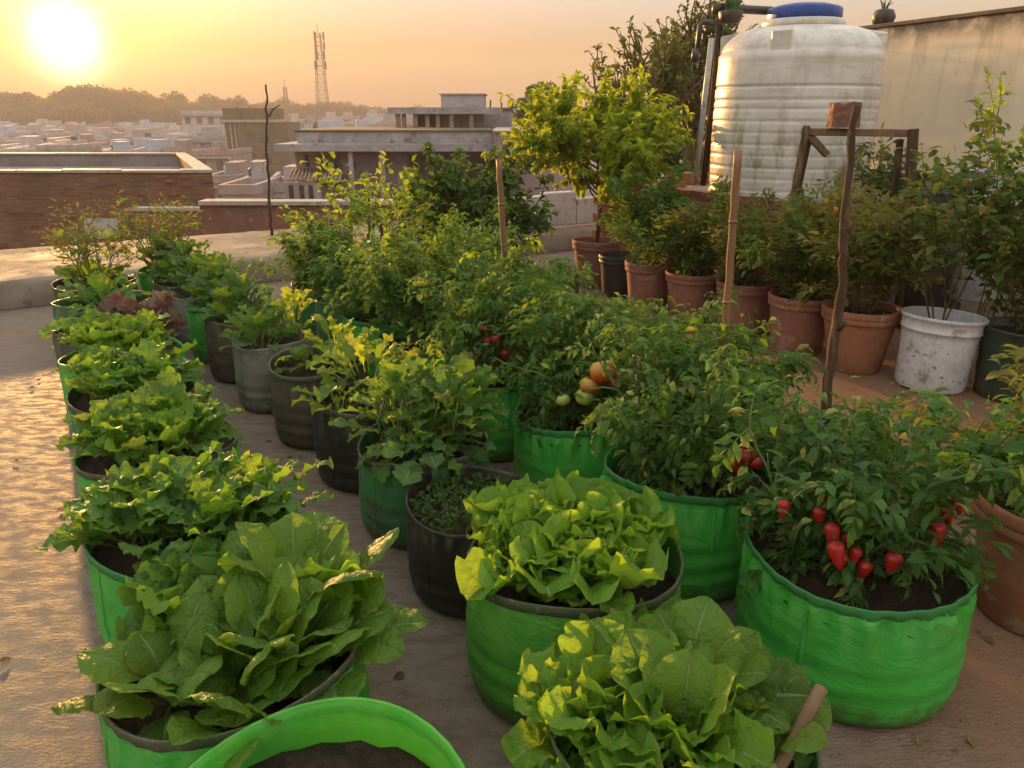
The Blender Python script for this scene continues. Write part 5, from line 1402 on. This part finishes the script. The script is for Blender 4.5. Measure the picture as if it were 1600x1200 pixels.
def at(key, dx, dy, dz=0.0):
    return (B[key][0] + dx, B[key][1] + dy, soilz(key) + dz)

# A1: broad chard in front, frilly lettuce behind
rosette(at('A1', .06, .00, -.01), 'chard', 26, 'broad-leaved chard with big upright leaves in the near left bag', 'chard', 'leafy greens', 1, .05, (.78, 1.05), (30, 86))
rosette(at('A1', -.12, -.09), 'chard', 14, 'smaller chard spilling over the left rim of the near left bag', 'chard', 'leafy greens', 2, .03, (.7, .92), (16, 75))
rosette(at('A1', .19, .04), 'chard', 12, 'chard leaning out over the right rim of the near left bag', 'chard', 'leafy greens', 3, .03, (.7, .98), (14, 80))
rosette(at('A1', -.13, .15), ['lettuce', 'lettuce_dark'], 40, 'frilly lettuce at the back of the near left chard bag', 'lettuce', 'leafy greens', 4, .05, (.8, 1.1), (40, 87))
rosette(at('A1', .08, .19), ['lettuce', 'chard'], 22, 'pale lettuce behind the biggest chard leaves', 'lettuce', 'leafy greens', 5, .04, (.9, 1.2), (30, 86))
rosette(at('A1', .05, -.16), 'chard', 11, 'low chard at the front rim of the near left bag', 'chard', 'leafy greens', 6, .03, (.6, .85), (20, 75))
# A2: curly mustard
for k, (dx, dy, n, lab) in enumerate(((-.10, -.07, 26, 'curly mustard drooping over the rim towards the sunlit floor'), (.10, -.10, 25, 'curly mustard at the near side of the second bag'), (-.06, .12, 25, 'curly mustard at the far side of the second bag'), (.17, .10, 23, 'curly mustard with tall pale leaf at the right of the second bag'))):
    rosette(at('A2', dx, dy), ['mustard', 'mustard', 'lettuce'] if k > 1 else 'mustard', n, lab, 'mustard', 'leafy greens', 20 + k, .045, (.68, .96), (40, 88), rise=.06)
# A3, A4, A5: bright lobed greens
k = 30
for key, labs in (('A3', ('bright lobed greens on the floor side of the third bag', 'bright lobed greens at the near right of the third bag', 'bright lobed greens at the back of the third bag')),
                  ('A4', ('yellow green lobed greens on the floor side of the fourth bag', 'yellow green lobed greens at the right of the fourth bag', 'yellow green lobed greens at the back of the fourth bag')),
                  ('A5', ('low pale greens on the floor side of the fifth bag', 'low pale greens at the right of the fifth bag', 'low pale greens at the back of the fifth bag'))):
    for (dx, dy), lab in zip(((-.09, -.04), (.10, -.05), (.02, .13)), labs):
        rosette(at(key, dx, dy), ['mustard', 'kale_bright', 'mustard', 'lettuce'] if key != 'A5' else ['lettuce', 'kale_bright', 'rocket_bright'], 25, lab, 'greens', 'leafy greens', k, .045, (.66, .95), (40, 88), rise=.06); k += 1
for key, (dx, dy), lab, sd in (('A2', (-.17, .03), 'curly mustard crowding the floor-side rim of the second bag', 101), ('A2', (.04, .0), 'curly mustard in the middle of the second bag', 102), ('A3', (-.03, -.15), 'bright lobed greens at the front rim of the third bag', 103), ('A3', (-.16, .06), 'bright lobed greens crowding the floor-side rim of the third bag', 104),
                               ('A4', (-.03, -.15), 'yellow green lobed greens at the front rim of the fourth bag', 105), ('A4', (-.16, .06), 'yellow green lobed greens crowding the floor-side rim of the fourth bag', 106), ('A5', (-.03, -.14), 'low pale greens at the front rim of the fifth bag', 107), ('A5', (-.15, .05), 'low pale greens crowding the floor-side rim of the fifth bag', 108)):
    rosette(at(key, dx, dy), ['mustard', 'mustard', 'kale_bright'] if key == 'A2' else ['mustard', 'kale_bright', 'lettuce'], 20, lab, 'greens' if key != 'A2' else 'mustard', 'leafy greens', sd, .04, (.62, .9), (44, 88), rise=.05)
# A6: red lettuce and kale with bare soil towards the camera
rosette(at('A6', .15, .02, .02), 'purple', 34, 'dark red crinkled lettuce in the muddy bag', 'lettuce', 'leafy greens', 41, .04, (1.0, 1.3), (8, 78))
rosette(at('A6', .06, .15), ['purple', 'kale'], 15, 'bronze lettuce behind the dark red one', 'lettuce', 'leafy greens', 42, .02, (.8, 1.0), (15, 75))
rosette(at('A6', -.12, .04), ['kale', 'mustard'], 13, 'grey green kale with yellowing leaves at the left of the muddy bag', 'kale', 'leafy greens', 43, .02, (.85, 1.15), (4, 65))
for key, lab, sd in (('A7', 'sprawling kale in the old green bag behind the red lettuce', 44), ('A8', 'low kale around the leggy stems by the ledge', 45)):
    rosette(at(key, .02, 0), ['kale', 'mustard', 'kale_bright'], 22, lab, 'kale', 'leafy greens', sd, .08, (.8, 1.1), (15, 80), rise=.05)

# row B: grey green brassicas further back
for key, n, sd, lab in (('B1', 34, 51, 'grey green brassica at the ledge end of the middle row'), ('B2', 34, 52, 'grey green brassica in the brown and green bag'), ('B3', 34, 53, 'grey green brassica in the whitish bag'), ('B4', 34, 54, 'grey green brassica in the clean green middle bag'), ('B5', 34, 55, 'grey green brassica in the muddy middle bag')):
    rosette(at(key, 0, 0), ['kale', 'kale', 'kale_bright'], n, lab, 'brassica', 'leafy greens', sd, .07, (.65, .9), (34, 86), rise=.16)
    rosette(at(key, .03, .03, .10), ['kale', 'rocket', 'rocket'], 18, lab.replace('brassica', 'side shoots'), 'brassica', 'leafy greens', sd + 40, .06, (.65, .95), (35, 86), rise=.14)
rosette(at('B6', -.05, -.02), ['kale', 'rocket', 'rocket'], 34, 'bushy green kale in the pale grey green bag', 'kale', 'leafy greens', 61, .08, (.65, .95), (32, 86), rise=.12)
rosette(at('B6', .08, .08, .05), ['rocket', 'rocket_bright'], 18, 'yellow tipped rocket behind the bushy green kale', 'rocket', 'leafy greens', 62, .06, (.7, 1.0), (38, 86), rise=.16)
rosette(at('B7', .08, .06, .02), ['rocket_bright', 'rocket_bright', 'rocket'], 22, 'bright yellow green rocket in the dark brown bag', 'rocket', 'leafy greens', 63, .09, (.75, 1.1), (25, 84), rise=.12)
rosette(at('B7', .16, -.10, .03), 'rocket_bright', 12, 'lone yellow green shoot with fanned leaves by the dark brown bag rim', 'rocket', 'leafy greens', 64, .04, (.8, 1.2), (35, 84), rise=.04)
rosette(at('B7', -.06, .09, .0), ['kale', 'rocket'], 10, 'small dark seedlings at the back of the dark brown bag', 'kale', 'leafy greens', 65, .07, (.6, .9), (15, 70))
rosette(at('B8', .02, .05, .06), ['rocket_bright', 'rocket'], 24, 'yellow green rocket standing in the half hidden dark bag', 'rocket', 'leafy greens', 66, .11, (.75, 1.05), (22, 84), rise=.14)
rosette(at('B8', -.10, -.04, .02), ['rocket_bright', 'rocket'], 12, 'rocket leaves leaning over the rim of the half hidden dark bag', 'rocket', 'leafy greens', 67, .06, (.7, .95), (15, 75))
for k, (dx, dy, lab) in enumerate(((-.10, -.04, 'rocket at the left of the scuffed dark green bag'), (.10, -.06, 'rocket at the near right of the scuffed dark green bag'), (.0, .12, 'rocket at the back of the scuffed dark green bag'), (.15, .08, 'rocket spreading over the right rim of the scuffed dark green bag'), (.0, -.12, 'rocket hanging over the front rim of the scuffed dark green bag'))):
    rosette(at('B9', dx, dy, .05), ['rocket', 'kale', 'rocket'] if k else ['rocket', 'rocket_bright', 'kale'], 42, lab, 'rocket', 'leafy greens', 70 + k, .07, (.55, .85), (14, 86) if k != 4 else (-20, 65), rise=.17 if k != 4 else .02)
# B11: pale lettuce; B12: mixed leaves
for k, (dx, dy, lab) in enumerate(((-.10, -.05, 'pale lettuce over the left rim of the lime green bag'), (.02, -.08, 'pale lettuce at the front of the lime green bag'), (-.08, .10, 'pale lettuce at the back left of the lime green bag'), (.08, .09, 'pale lettuce at the back right of the lime green bag'), (-.02, .02, 'pale lettuce head in the middle of the lime green bag'))):
    rosette(at('B11', dx, dy, .015), 'lettuce', 50, lab, 'lettuce', 'leafy greens', 80 + k, .05, (.9, 1.2), (52, 89))
for k, (dx, dy, kd, n, lab, sz) in enumerate(((.05, .12, 'chard', 17, 'upright broad leaves at the back of the bottom lettuce bag', (.75, .95)), (-.15, .02, 'lettuce', 42, 'frilly lettuce at the left of the bottom lettuce bag', (.8, 1.05)), (.0, -.05, ['lettuce', 'lettuce', 'chard'], 38, 'lettuce in the middle of the bottom lettuce bag', (.8, 1.05)), (.15, .02, ['chard', 'lettuce_dark'], 20, 'glossy leaves at the right of the bottom lettuce bag', (.5, .68)), (-.08, .14, 'lettuce', 32, 'lettuce touching the lime green bag', (.75, 1.0)))):
    rosette(at('B12', dx, dy, .01), kd, n, lab, 'lettuce', 'leafy greens', 90 + k, .04, sz, (24, 87))

# fine seedlings in the black bag
g = np.random.default_rng(5); n = 900
a = g.uniform(0, 6.283, n); rr = np.sqrt(g.random(n)) * .20
P = np.stack([rr * np.cos(a), rr * np.sin(a), g.uniform(0, .035, n)], 1); D = g.normal(size=(n, 3)) * .7 + np.array([0, 0, .6])
v, f, u = scatter([tiny(.022, .006), tiny(.018, .007)], P, D, np.array([0, 0, 1.]) + g.normal(size=(n, 3)) * .5, g.uniform(.7, 1.5, n), g)
sd_ = obj('seedlings', make_mesh('seedlings', v, f, L['moss'], u, False), None, at('B10', 0, 0, .0))
tag(sd_, 'fine green seedlings carpeting the soil of the black bag', 'seedlings', None, 'stuff')

# ------------------------------------------------------------------ bushes: tomatoes and peppers
def fruit(parent, p, r, mat, shape='round', seed=0):
    rng = random.Random(seed)
    m = MB(); nr = 10; V = []; F = []; S = 16
    for i in range(nr + 1):
        th = math.pi * i / nr
        for k in range(S):
            a = 2 * math.pi * k / S
            if shape == 'round':
                lob = 1 + .045 * math.cos(5 * a) * math.sin(th) ; z = r * .86 * math.cos(th); rr = r * math.sin(th) * lob
                if i < 2: z -= r * .10 * (2 - i)
            else:                                            # tapering pepper-like fruit
                t = i / nr; z = r * (0.9 - 3.3 * t); rr = r * float(np.interp(t, [0, .06, .2, .45, .75, .93, 1], [0.02, .55, .92, .85, .52, .22, .01])) * (1 + .05 * math.cos(3 * a))
            V.append((max(rr, .0004) * math.cos(a), max(rr, .0004) * math.sin(a), z))
    for i in range(nr):
        for k in range(S): F.append((i * S + k, (i + 1) * S + k, (i + 1) * S + (k + 1) % S, i * S + (k + 1) % S))
    m.add(V, F); o = m.build('fruit', M[mat], parent, p, smooth=True); o.rotation_euler = (rng.uniform(-.3, .3), rng.uniform(-.3, .3), rng.uniform(0, 6))
    c = MB(); zt = r * (.74 if shape == 'round' else .86)
    for k in range(5):
        a = 2 * math.pi * k / 5
        c.add([(0, 0, zt), (r * .22 * math.cos(a - .6), r * .22 * math.sin(a - .6), zt + .002), (r * .75 * math.cos(a), r * .75 * math.sin(a), zt + r * .08), (r * .22 * math.cos(a + .6), r * .22 * math.sin(a + .6), zt + .002)], [(0, 1, 2, 3)])
    c.tube([(0, 0, zt), (r * .1, 0, zt + r * .45), (r * .3, 0, zt + r * .8)], [r * .09, r * .08, r * .07], 6)
    c.build('calyx', M['calyx'], o)
    return o
def bush(loc, label, seed, n_stem, height, spread, kinds, n_leaf, fine=0, fine_mat=None, fine_t=None, name='tomato_plant', cat='tomato plant', group='bushy plants', lsize=(.6, .95), fruits=(), lean=(0, 0), stem_mat='stem', fsize=.06, low=.12, skirt=0):
    """stems fan out from the soil; leaves sit along them. The nearest leaves are parts, the dense rest is one foliage part"""
    rng = random.Random(seed); g = np.random.default_rng(seed)
    p = empty(name, loc, label, cat, group)
    stems = []; m = MB()
    for k in range(n_stem):
        a = k * 2.39996 + rng.uniform(-.4, .4); q = math.sqrt((k + .5) / n_stem)
        d = Vector((math.cos(a) * spread * q * 1.5 + lean[0], math.sin(a) * spread * q * 1.5 + lean[1], height))
        br = grow(rng, (math.cos(a) * .05 * q, math.sin(a) * .05 * q, -.02), [d], d.length * rng.uniform(.75, 1.05), 8, .13, .02)[0]
        stems.append(br); m.tube(br, [.006 * (1 - .75 * i / 8) for i in range(9)], 6)
        for j in range(3):
            q2 = rng.uniform(.25, .85) * 8; i = int(q2); b0 = br[i].lerp(br[i + 1], q2 - i)
            dd = (br[i + 1] - br[i]).normalized() * .5 + Vector((rng.gauss(0, .6), rng.gauss(0, .6), rng.gauss(.15, .3)))
            s2 = grow(rng, b0, [dd], height * rng.uniform(.28, .5), 5, .18, .0)[0]
            stems.append(s2); m.tube(s2, [.004, .0035, .003, .0025, .002, .001], 5, False)
    for k in range(skirt):                                 # low outer shoots that hang over the rim
        a = k * 2.39996 + .9
        br = grow(rng, (math.cos(a) * .04, math.sin(a) * .04, .02), [Vector((math.cos(a), math.sin(a), .55))], spread * rng.uniform(.7, 1.0), 8, .14, -.06)[0]
        stems.append(br); stems.append(br); m.tube(br, [.005 * (1 - .75 * i / 8) for i in range(9)], 6)
    m.build('stem', M[stem_mat], p, smooth=True)
    CAMP = Vector((0, 0, 1.5)); BL = Vector(loc)
    def clear(b0, d):
        for a0, fr0 in SHOWN:
            tip = BL + b0 + d * .06; ax = CAMP - a0; t_ = (tip - a0).dot(ax) / ax.length_squared
            if -.01 < t_ < .6 and (tip - a0 - ax * t_).length < fr0 * .9 + .026: return False
        return True
    def spot():
        for _ in range(6):
            b0, d = spot0()
            if clear(b0, d): break
        return b0, d
    def spot0():
        s = rng.choice(stems); n = len(s) - 1
        q = (low + (1 - low) * rng.random() ** .8) * (n - .01); i = int(q)
        b0 = s[i].lerp(s[i + 1], q - i); t = (s[i + 1] - s[i]).normalized()
        out = Vector((b0.x, b0.y, 0)); out = out.normalized() if out.length > .01 else Vector((0, 0, 0))
        d = t * .35 + out * .55 + Vector((rng.gauss(0, .55), rng.gauss(0, .55), rng.gauss(.05, .35)))
        return b0, d.normalized()
    for k in range(n_leaf):
        b0, d = spot()
        up = Vector((rng.gauss(0, .35), rng.gauss(0, .35), 1))
        o = bpy.data.objects.new('leaf', rng.choice(LS[rng.choice(kinds)])); link(o, p)
        s = rng.uniform(*lsize)
        o.matrix_basis = Matrix.Translation(b0) @ frame(d, up).to_4x4() @ Matrix.Diagonal((s, s, s, 1))
    if fine:
        P = []; D = []
        for k in range(fine):
            b0, d = spot(); P.append(tuple(b0 + Vector((rng.gauss(0, .03), rng.gauss(0, .03), rng.gauss(0, .03))))); D.append(tuple(d))
        U = np.array([0, 0, 1.]) + g.normal(size=(fine, 3)) * .5
        v, f, u = scatter(fine_t or T_broad, P, D, U, g.uniform(.6, 1.25, fine) * fsize, g)
        o = obj('foliage', make_mesh('foliage', v, f, fine_mat, u, True), p); o['kind'] = 'stuff'
    for k, (fx, fy, fz, fr_, fm, shp) in enumerate(fruits):
        fruit(p, (fx, fy, fz), fr_, fm, shp, seed + k)
    return p
def rel(key, pxx, pxy, Y):
    """a fruit's place in its bush, read off the photograph at distance Y"""
    q = px(pxx, pxy, Y); b = at(key, 0, 0); return (q.x - b[0], q.y - b[1], q.z - b[2])
TT = [compound(900 + k, 1.0, 3, .36, 1.1, .12) for k in range(3)]
TS = [simple(910 + k, 1.0, .16 + .02 * k, 5, 1, 1.1, .25, .15) for k in range(4)]
FR7 = [(*rel('C7', x, y, Y), r, 'tomato_red', 'long') for x, y, Y, r in ((1280, 800, 1.78, .018), (1300, 826, 1.74, .021), (1306, 856, 1.71, .024), (1338, 862, 1.73, .017), (1397, 872, 1.68, .022), (1224, 788, 1.78, .018), (1466, 826, 1.74, .022), (1496, 784, 1.77, .016), (1325, 838, 1.76, .016), (1352, 884, 1.72, .019), (1286, 780, 1.80, .015), (1318, 872, 1.74, .018), (1480, 800, 1.78, .017))]
FR6 = [(*rel('C6', x, y, Y), r, 'tomato_red', sh) for x, y, Y, r, sh in ((1168, 712, 2.14, .030, 'round'), (1146, 712, 2.15, .022, 'long'), (1182, 722, 2.13, .024, 'round'))]
FR5 = [(*rel('C5', 942, 580, 2.64), .050, 'tomato_orange', 'round'), (*rel('C5', 921, 602, 2.64), .036, 'tomato_orange', 'round'), (*rel('C5', 913, 620, 2.63), .034, 'tomato_green', 'round'), (*rel('C5', 956, 599, 2.68), .022, 'tomato_red', 'round'), (*rel('C5', 978, 586, 2.70), .034, 'tomato_green', 'round'), (*rel('C5', 880, 625, 2.66), .026, 'tomato_green', 'round')]
FR4 = [(*rel('C4', x, y, Y), r, 'tomato_red', 'round') for x, y, Y, r in ((755, 512, 3.28, .026), (775, 528, 3.26, .028), (790, 552, 3.26, .024), (762, 532, 3.27, .022))]
SHOWN = [(Vector(at(k_, 0, 0)) + Vector(q_[:3]), q_[3]) for k_, l_ in (('C7', FR7), ('C6', FR6), ('C5', FR5), ('C4', FR4)) for q_ in l_]
bush(at('C7', 0, 0), 'pepper bush with pointed red fruits hanging over the large bright green bag', 301, 18, .50, .22, ['pepper', 'pepper', 'tomato'], 290, 2600, L['pepper'], TS, 'pepper_plant', 'pepper plant', fruits=FR7, lsize=(.6, .95), fsize=.055, skirt=7)
bush(at('C6', 0, 0), 'tomato bush with clustered red fruit beside the split bamboo stake', 302, 18, .52, .22, ['tomato', 'tomato', 'pepper'], 250, 2600, L['tomato'], TS, fruits=FR6, fsize=.050, skirt=6)
bush(at('C5', 0, 0), 'tomato bush with big orange and green tomatoes', 303, 16, .56, .19, ['tomato'], 230, 2400, L['tomato'], TS, fruits=FR5, fsize=.050, skirt=5)
bush(at('C4', 0, 0), 'tomato bush with small red fruit around the bamboo stake', 304, 14, .60, .19, ['tomato', 'tomato', 'tomato_bright'], 180, 2600, L['tomato'], TS, fruits=FR4, fsize=.050, skirt=4)
bush(at('C3', 0, .02), 'leafy tomato bush left of the bamboo stake', 305, 14, .58, .20, ['tomato', 'tomato_bright', 'tomato'], 120, 3000, L['tomato'], TS, fsize=.055)
bush(at('C2', 0, 0), 'low pepper bush above the shiny green bag', 306, 12, .46, .19, ['pepper', 'pepper', 'rocket_bright'], 90, 2800, L['pepper'], TS, 'pepper_plant', 'pepper plant', fsize=.058)
bush(at('C1', 0, 0), 'dense pepper bush far along the tomato row', 307, 12, .48, .19, ['pepper'], 60, 2800, L['pepper'], TS, 'pepper_plant', 'pepper plant', fsize=.058)
bush(at('C0', 0, 0), 'dense pepper bush at the ledge end of the tomato row', 308, 12, .48, .20, ['pepper'], 50, 2800, L['tomato'], TS, 'pepper_plant', 'pepper plant', fsize=.058)
# plants standing between the tomato row and the clay pots
def floor_bag(key, X, Y, r, mat, label, seed):
    bag(key, X, Y, r, .32, mat, label, seed, hem=None, soil=.05)
floor_bag('D1', 0.95, 3.35, .22, 'bag_brown', 'dark bag hidden between the tomato bushes and the clay pots', 61)
bush(at('D1', 0, 0), 'sprawling tomato between the split bamboo stake and the clay pots', 311, 12, .22, .30, ['tomato', 'pepper'], 120, 2400, L['tomato'], TS, fsize=.055)
floor_bag('D2', 0.42, 3.95, .22, 'bag_brown', 'brown bag behind the orange fruited tomato', 62)
bush(at('D2', 0, 0), 'tomato bush behind the one with orange fruit', 312, 12, .28, .28, ['tomato', 'tomato_bright'], 110, 2400, L['tomato'], TS, fsize=.055)
floor_bag('D3', 0.05, 4.75, .22, 'bag_brown', 'brown bag behind the bamboo stake', 63)
bush(at('D3', 0, 0), 'straggly tomato in front of the young tree', 313, 12, .34, .28, ['tomato', 'tomato_bright', 'rocket_bright'], 80, 2400, L['tomato'], TS, fsize=.055)
floor_bag('D4', -0.35, 5.45, .24, 'bag_old', 'dull bag beneath the dark leafy bush', 64)
bush(at('D4', 0, 0), 'pale leafy bush in front of the dark bush', 314, 12, .52, .30, ['rocket', 'pepper'], 60, 2400, L['rocket'], TS, 'leafy_bush', 'bush', fsize=.055)
bush((POTS['P8'][0], POTS['P8'][1], .36), 'yellowing pepper bush in the orange pot at the photo edge', 315, 13, .46, .24, ['pepper'], 90, 1800, L['shrub_brown'], TS, 'pepper_plant', 'pepper plant', fsize=.06)
bush((1.55, 2.95, .004), 'low creeping greens on the floor between tomato row and bucket', 316, 12, .26, .40, ['tomato', 'pepper'], 60, 1500, L['tomato'], TS, 'creeping_plant', 'plant', fsize=.055)

# leggy stems by the ledge
for key, lab, sd in (('A8', 'tall leggy flowering stems before the ledge at the end of the sunlit row', 321), ('B1', 'leggy flowering stems above the ledge end of the middle row', 322)):
    bush(at(key, 0, .0), lab, sd, 10, .62, .14, ['rocket'], 24, 900, L['shrub_brown'], T_slim, 'leggy_plant', 'plant', lsize=(.5, .8), fsize=.045, low=.3)
# tall thin plants and the dark bush far along the row
bush((-0.98, 6.15, .004), 'tall thin bean plants against the grey house', 325, 8, 1.25, .26, ['pepper', 'rocket_bright'], 70, 420, L['bright'], T_broad, 'bean_plant', 'plant', lsize=(.7, 1.1), fsize=.07, low=.3)
bush((-1.45, 6.35, .004), 'tall thin bean plants beside the short dark stake', 326, 6, .95, .22, ['pepper'], 40, 260, L['bright'], T_broad, 'bean_plant', 'plant', lsize=(.7, 1.0), fsize=.065, low=.3)

# ------------------------------------------------------------------ shrubs in pots, trees behind
def shrub(key, label, seed, h, w, mat, n=2600, lsize=.055, tmpl=None, mains=13, cat='shrub', name='potted_shrub', low=.10):
    X, Y, r, hp = POTS[key]
    return bush((X, Y, hp - .045), label, seed, mains, h, w, ['pepper'], 0, n, L[mat], tmpl or T_slim, name, cat, 'shrubs in pots along the wall', fsize=lsize, low=low, stem_mat='bark')
shrub('P7', 'dense green shrub with brown tips in the orange clay pot', 401, .72, .26, 'shrub_brown', 4200, .066)
shrub('P6', 'bushy shrub in the terracotta pot behind the long stake', 402, .60, .24, 'shrub', 3600, .064)
shrub('P5', 'brownish shrub in the terracotta pot behind the bamboo stake', 403, .60, .24, 'shrub_brown', 3400, .064)
shrub('P4', 'green shrub over the dusky clay pot', 404, .58, .26, 'shrub', 3600, .064)
shrub('P3', 'dense green shrub right of the young tree', 405, .62, .26, 'pepper', 3600, .068)
shrub('P9', 'browned shrub in the back row under the trestle', 406, .72, .26, 'shrub_brown', 3200, .062)
shrub('BK', 'thin upright seedling tree in the white bucket', 407, 1.10, .22, 'shrub', 520, .062, T_broad, 5, low=.3)
shrub('DG', 'tall leafy bush in the dark green drum at the photo edge', 408, 1.20, .34, 'shrub', 5200, .062, T_broad, 16)
# a second tall bush behind it
POTS['X1'] = (3.08, 4.95, .2, .05)
shrub('X1', 'tall sparse bush in front of the tall pale drum', 409, 1.55, .30, 'bright', 900, .062, T_broad, 9, low=.25)
# young yellow green tree in its pot
X, Y, r, hp = POTS['P1']
branchy('young_tree', (X, Y, hp - .05), 'young yellow green tree in a clay pot', 'tree', [(0, 0, 0), (.02, .0, .30), (0, .03, .55), (-.02, 0, .88)], .022, 22, .82, 12, .34, [tiny(1.0, .27), tiny(.9, .24)], L['moringa'], 46, .078, 420, 'bark', 1.1, .04, -.35, .5, .0)
# dark bush left of it
branchy('dark_bush', (-.32, 6.55, .004), 'dense dark green bush in the middle, left of the young tree', 'shrub', [(0, 0, 0), (.02, 0, .3), (0, .02, .75)], .03, 15, .66, 9, .30, T_broad, L['dark'], 22, .085, 421, 'bark', 1.0, .10, -.25, .5, .0)
branchy('dark_bush', (-.78, 6.85, .004), 'smaller dark bush behind the thin bean plants', 'shrub', [(0, 0, 0), (.02, 0, .3), (0, .02, .62)], .025, 11, .5, 8, .26, T_broad, L['tomato'], 16, .075, 422, 'bark', 1.0, .10, -.25, .5, .0)
# trees behind the tank
q = px(1066, 290, 11.5)
branchy('garden_tree', (q.x, 11.5, GZ), 'upright dark tree behind the supply pipe', 'tree', [(0, 0, 0), (.02, 0, 11.0), (.05, 0, 13.6), (.12, 0, 15.0)], .10, 24, 1.2, 10, .45, T_broad, L['tree'], 11, .085, 431, 'bark', .42, .22, -.1, .5, .0, f0=.70)
q = px(985, 200, 10.5)
branchy('garden_tree', (q.x, 10.5, GZ), 'spreading dark tree rising behind the young yellow green tree', 'tree', [(0, 0, 0), (.02, 0, 11.8), (.1, 0, 13.6), (.2, 0, 14.5)], .09, 22, 1.15, 10, .45, T_broad, L['tree'], 9, .085, 432, 'bark', .55, .2, -.1, .5, .0, f0=.70)
q = px(1080, 240, 12.5)
branchy('garden_tree', (q.x, 12.5, GZ), 'dense dark green tree mass low behind the supply pipe', 'tree', [(0, 0, 0), (.02, 0, 12.0), (.0, 0, 13.6)], .10, 18, 1.15, 10, .5, T_broad, L['dark'], 26, .11, 433, 'bark', 1.0, .10, -.1, .5, .0, f0=.62)
POTS['X2'] = (2.86, 6.1, .2, .85)
shrub('X2', 'small plant on the platform behind the trestle leg', 410, .50, .20, 'dark', 420, .07, T_broad, 6)

# ------------------------------------------------------------------ litter on the roof: dry leaves and crumbs of soil
rl2 = random.Random(66); g = np.random.default_rng(66)
P = []
while len(P) < 520:
    u_, w_ = rl2.uniform(-1.2, 4.6), rl2.uniform(.6, 6.8)
    q = uw(u_, w_)
    if any((q.x - v_[0]) ** 2 + (q.y - v_[1]) ** 2 < (v_[2] + .01) ** 2 for v_ in list(B.values()) + [x_ for x_ in POTS.values() if x_[3] > .1]): continue
    if u_ < .3 and rl2.random() < .75: continue
    P.append((q.x, q.y, .006))
n = len(P)
v, f, u = scatter([tiny(1.0, .30), tiny(.8, .36)], P, np.stack([g.normal(size=n), g.normal(size=n), g.uniform(0, .25, n)], 1), np.array([0, 0, 1.]) + g.normal(size=(n, 3)) * .25, g.uniform(.012, .045, n), g)
v[:, 2] = np.maximum(v[:, 2], .0045)
tag(obj('leaf_litter', make_mesh('leaf_litter', v, f, L['litter'], u, False)), 'dry fallen leaves scattered on the roof floor', 'litter', None, 'stuff')
P = []
for k in range(2600):
    v_ = rl2.choice([q_ for k_, q_ in B.items() if k_[0] != 'A']); a = rl2.uniform(0, 6.283); rr = v_[2] + abs(rl2.gauss(0, .06)) + .004
    P.append((v_[0] + rr * math.cos(a), v_[1] + rr * math.sin(a), .004))
n = len(P); ic = np.array([(1, 0, 0), (-1, 0, 0), (0, 1, 0), (0, -1, 0), (0, 0, 1), (0, 0, -.6)], float) * .5
icf = np.array([(0, 2, 4), (2, 1, 4), (1, 3, 4), (3, 0, 4), (2, 0, 5), (1, 2, 5), (3, 1, 5), (0, 3, 5)])
v, f, u = scatter([(ic, icf, np.full((6, 2), .5))], P, g.normal(size=(n, 3)), g.normal(size=(n, 3)), g.uniform(.0015, .0055, n), g)
tag(obj('soil_crumbs', make_mesh('soil_crumbs', v, f, M['soil'], u, False)), 'crumbs of spilled soil around the grow bags', 'soil', None, 'stuff')
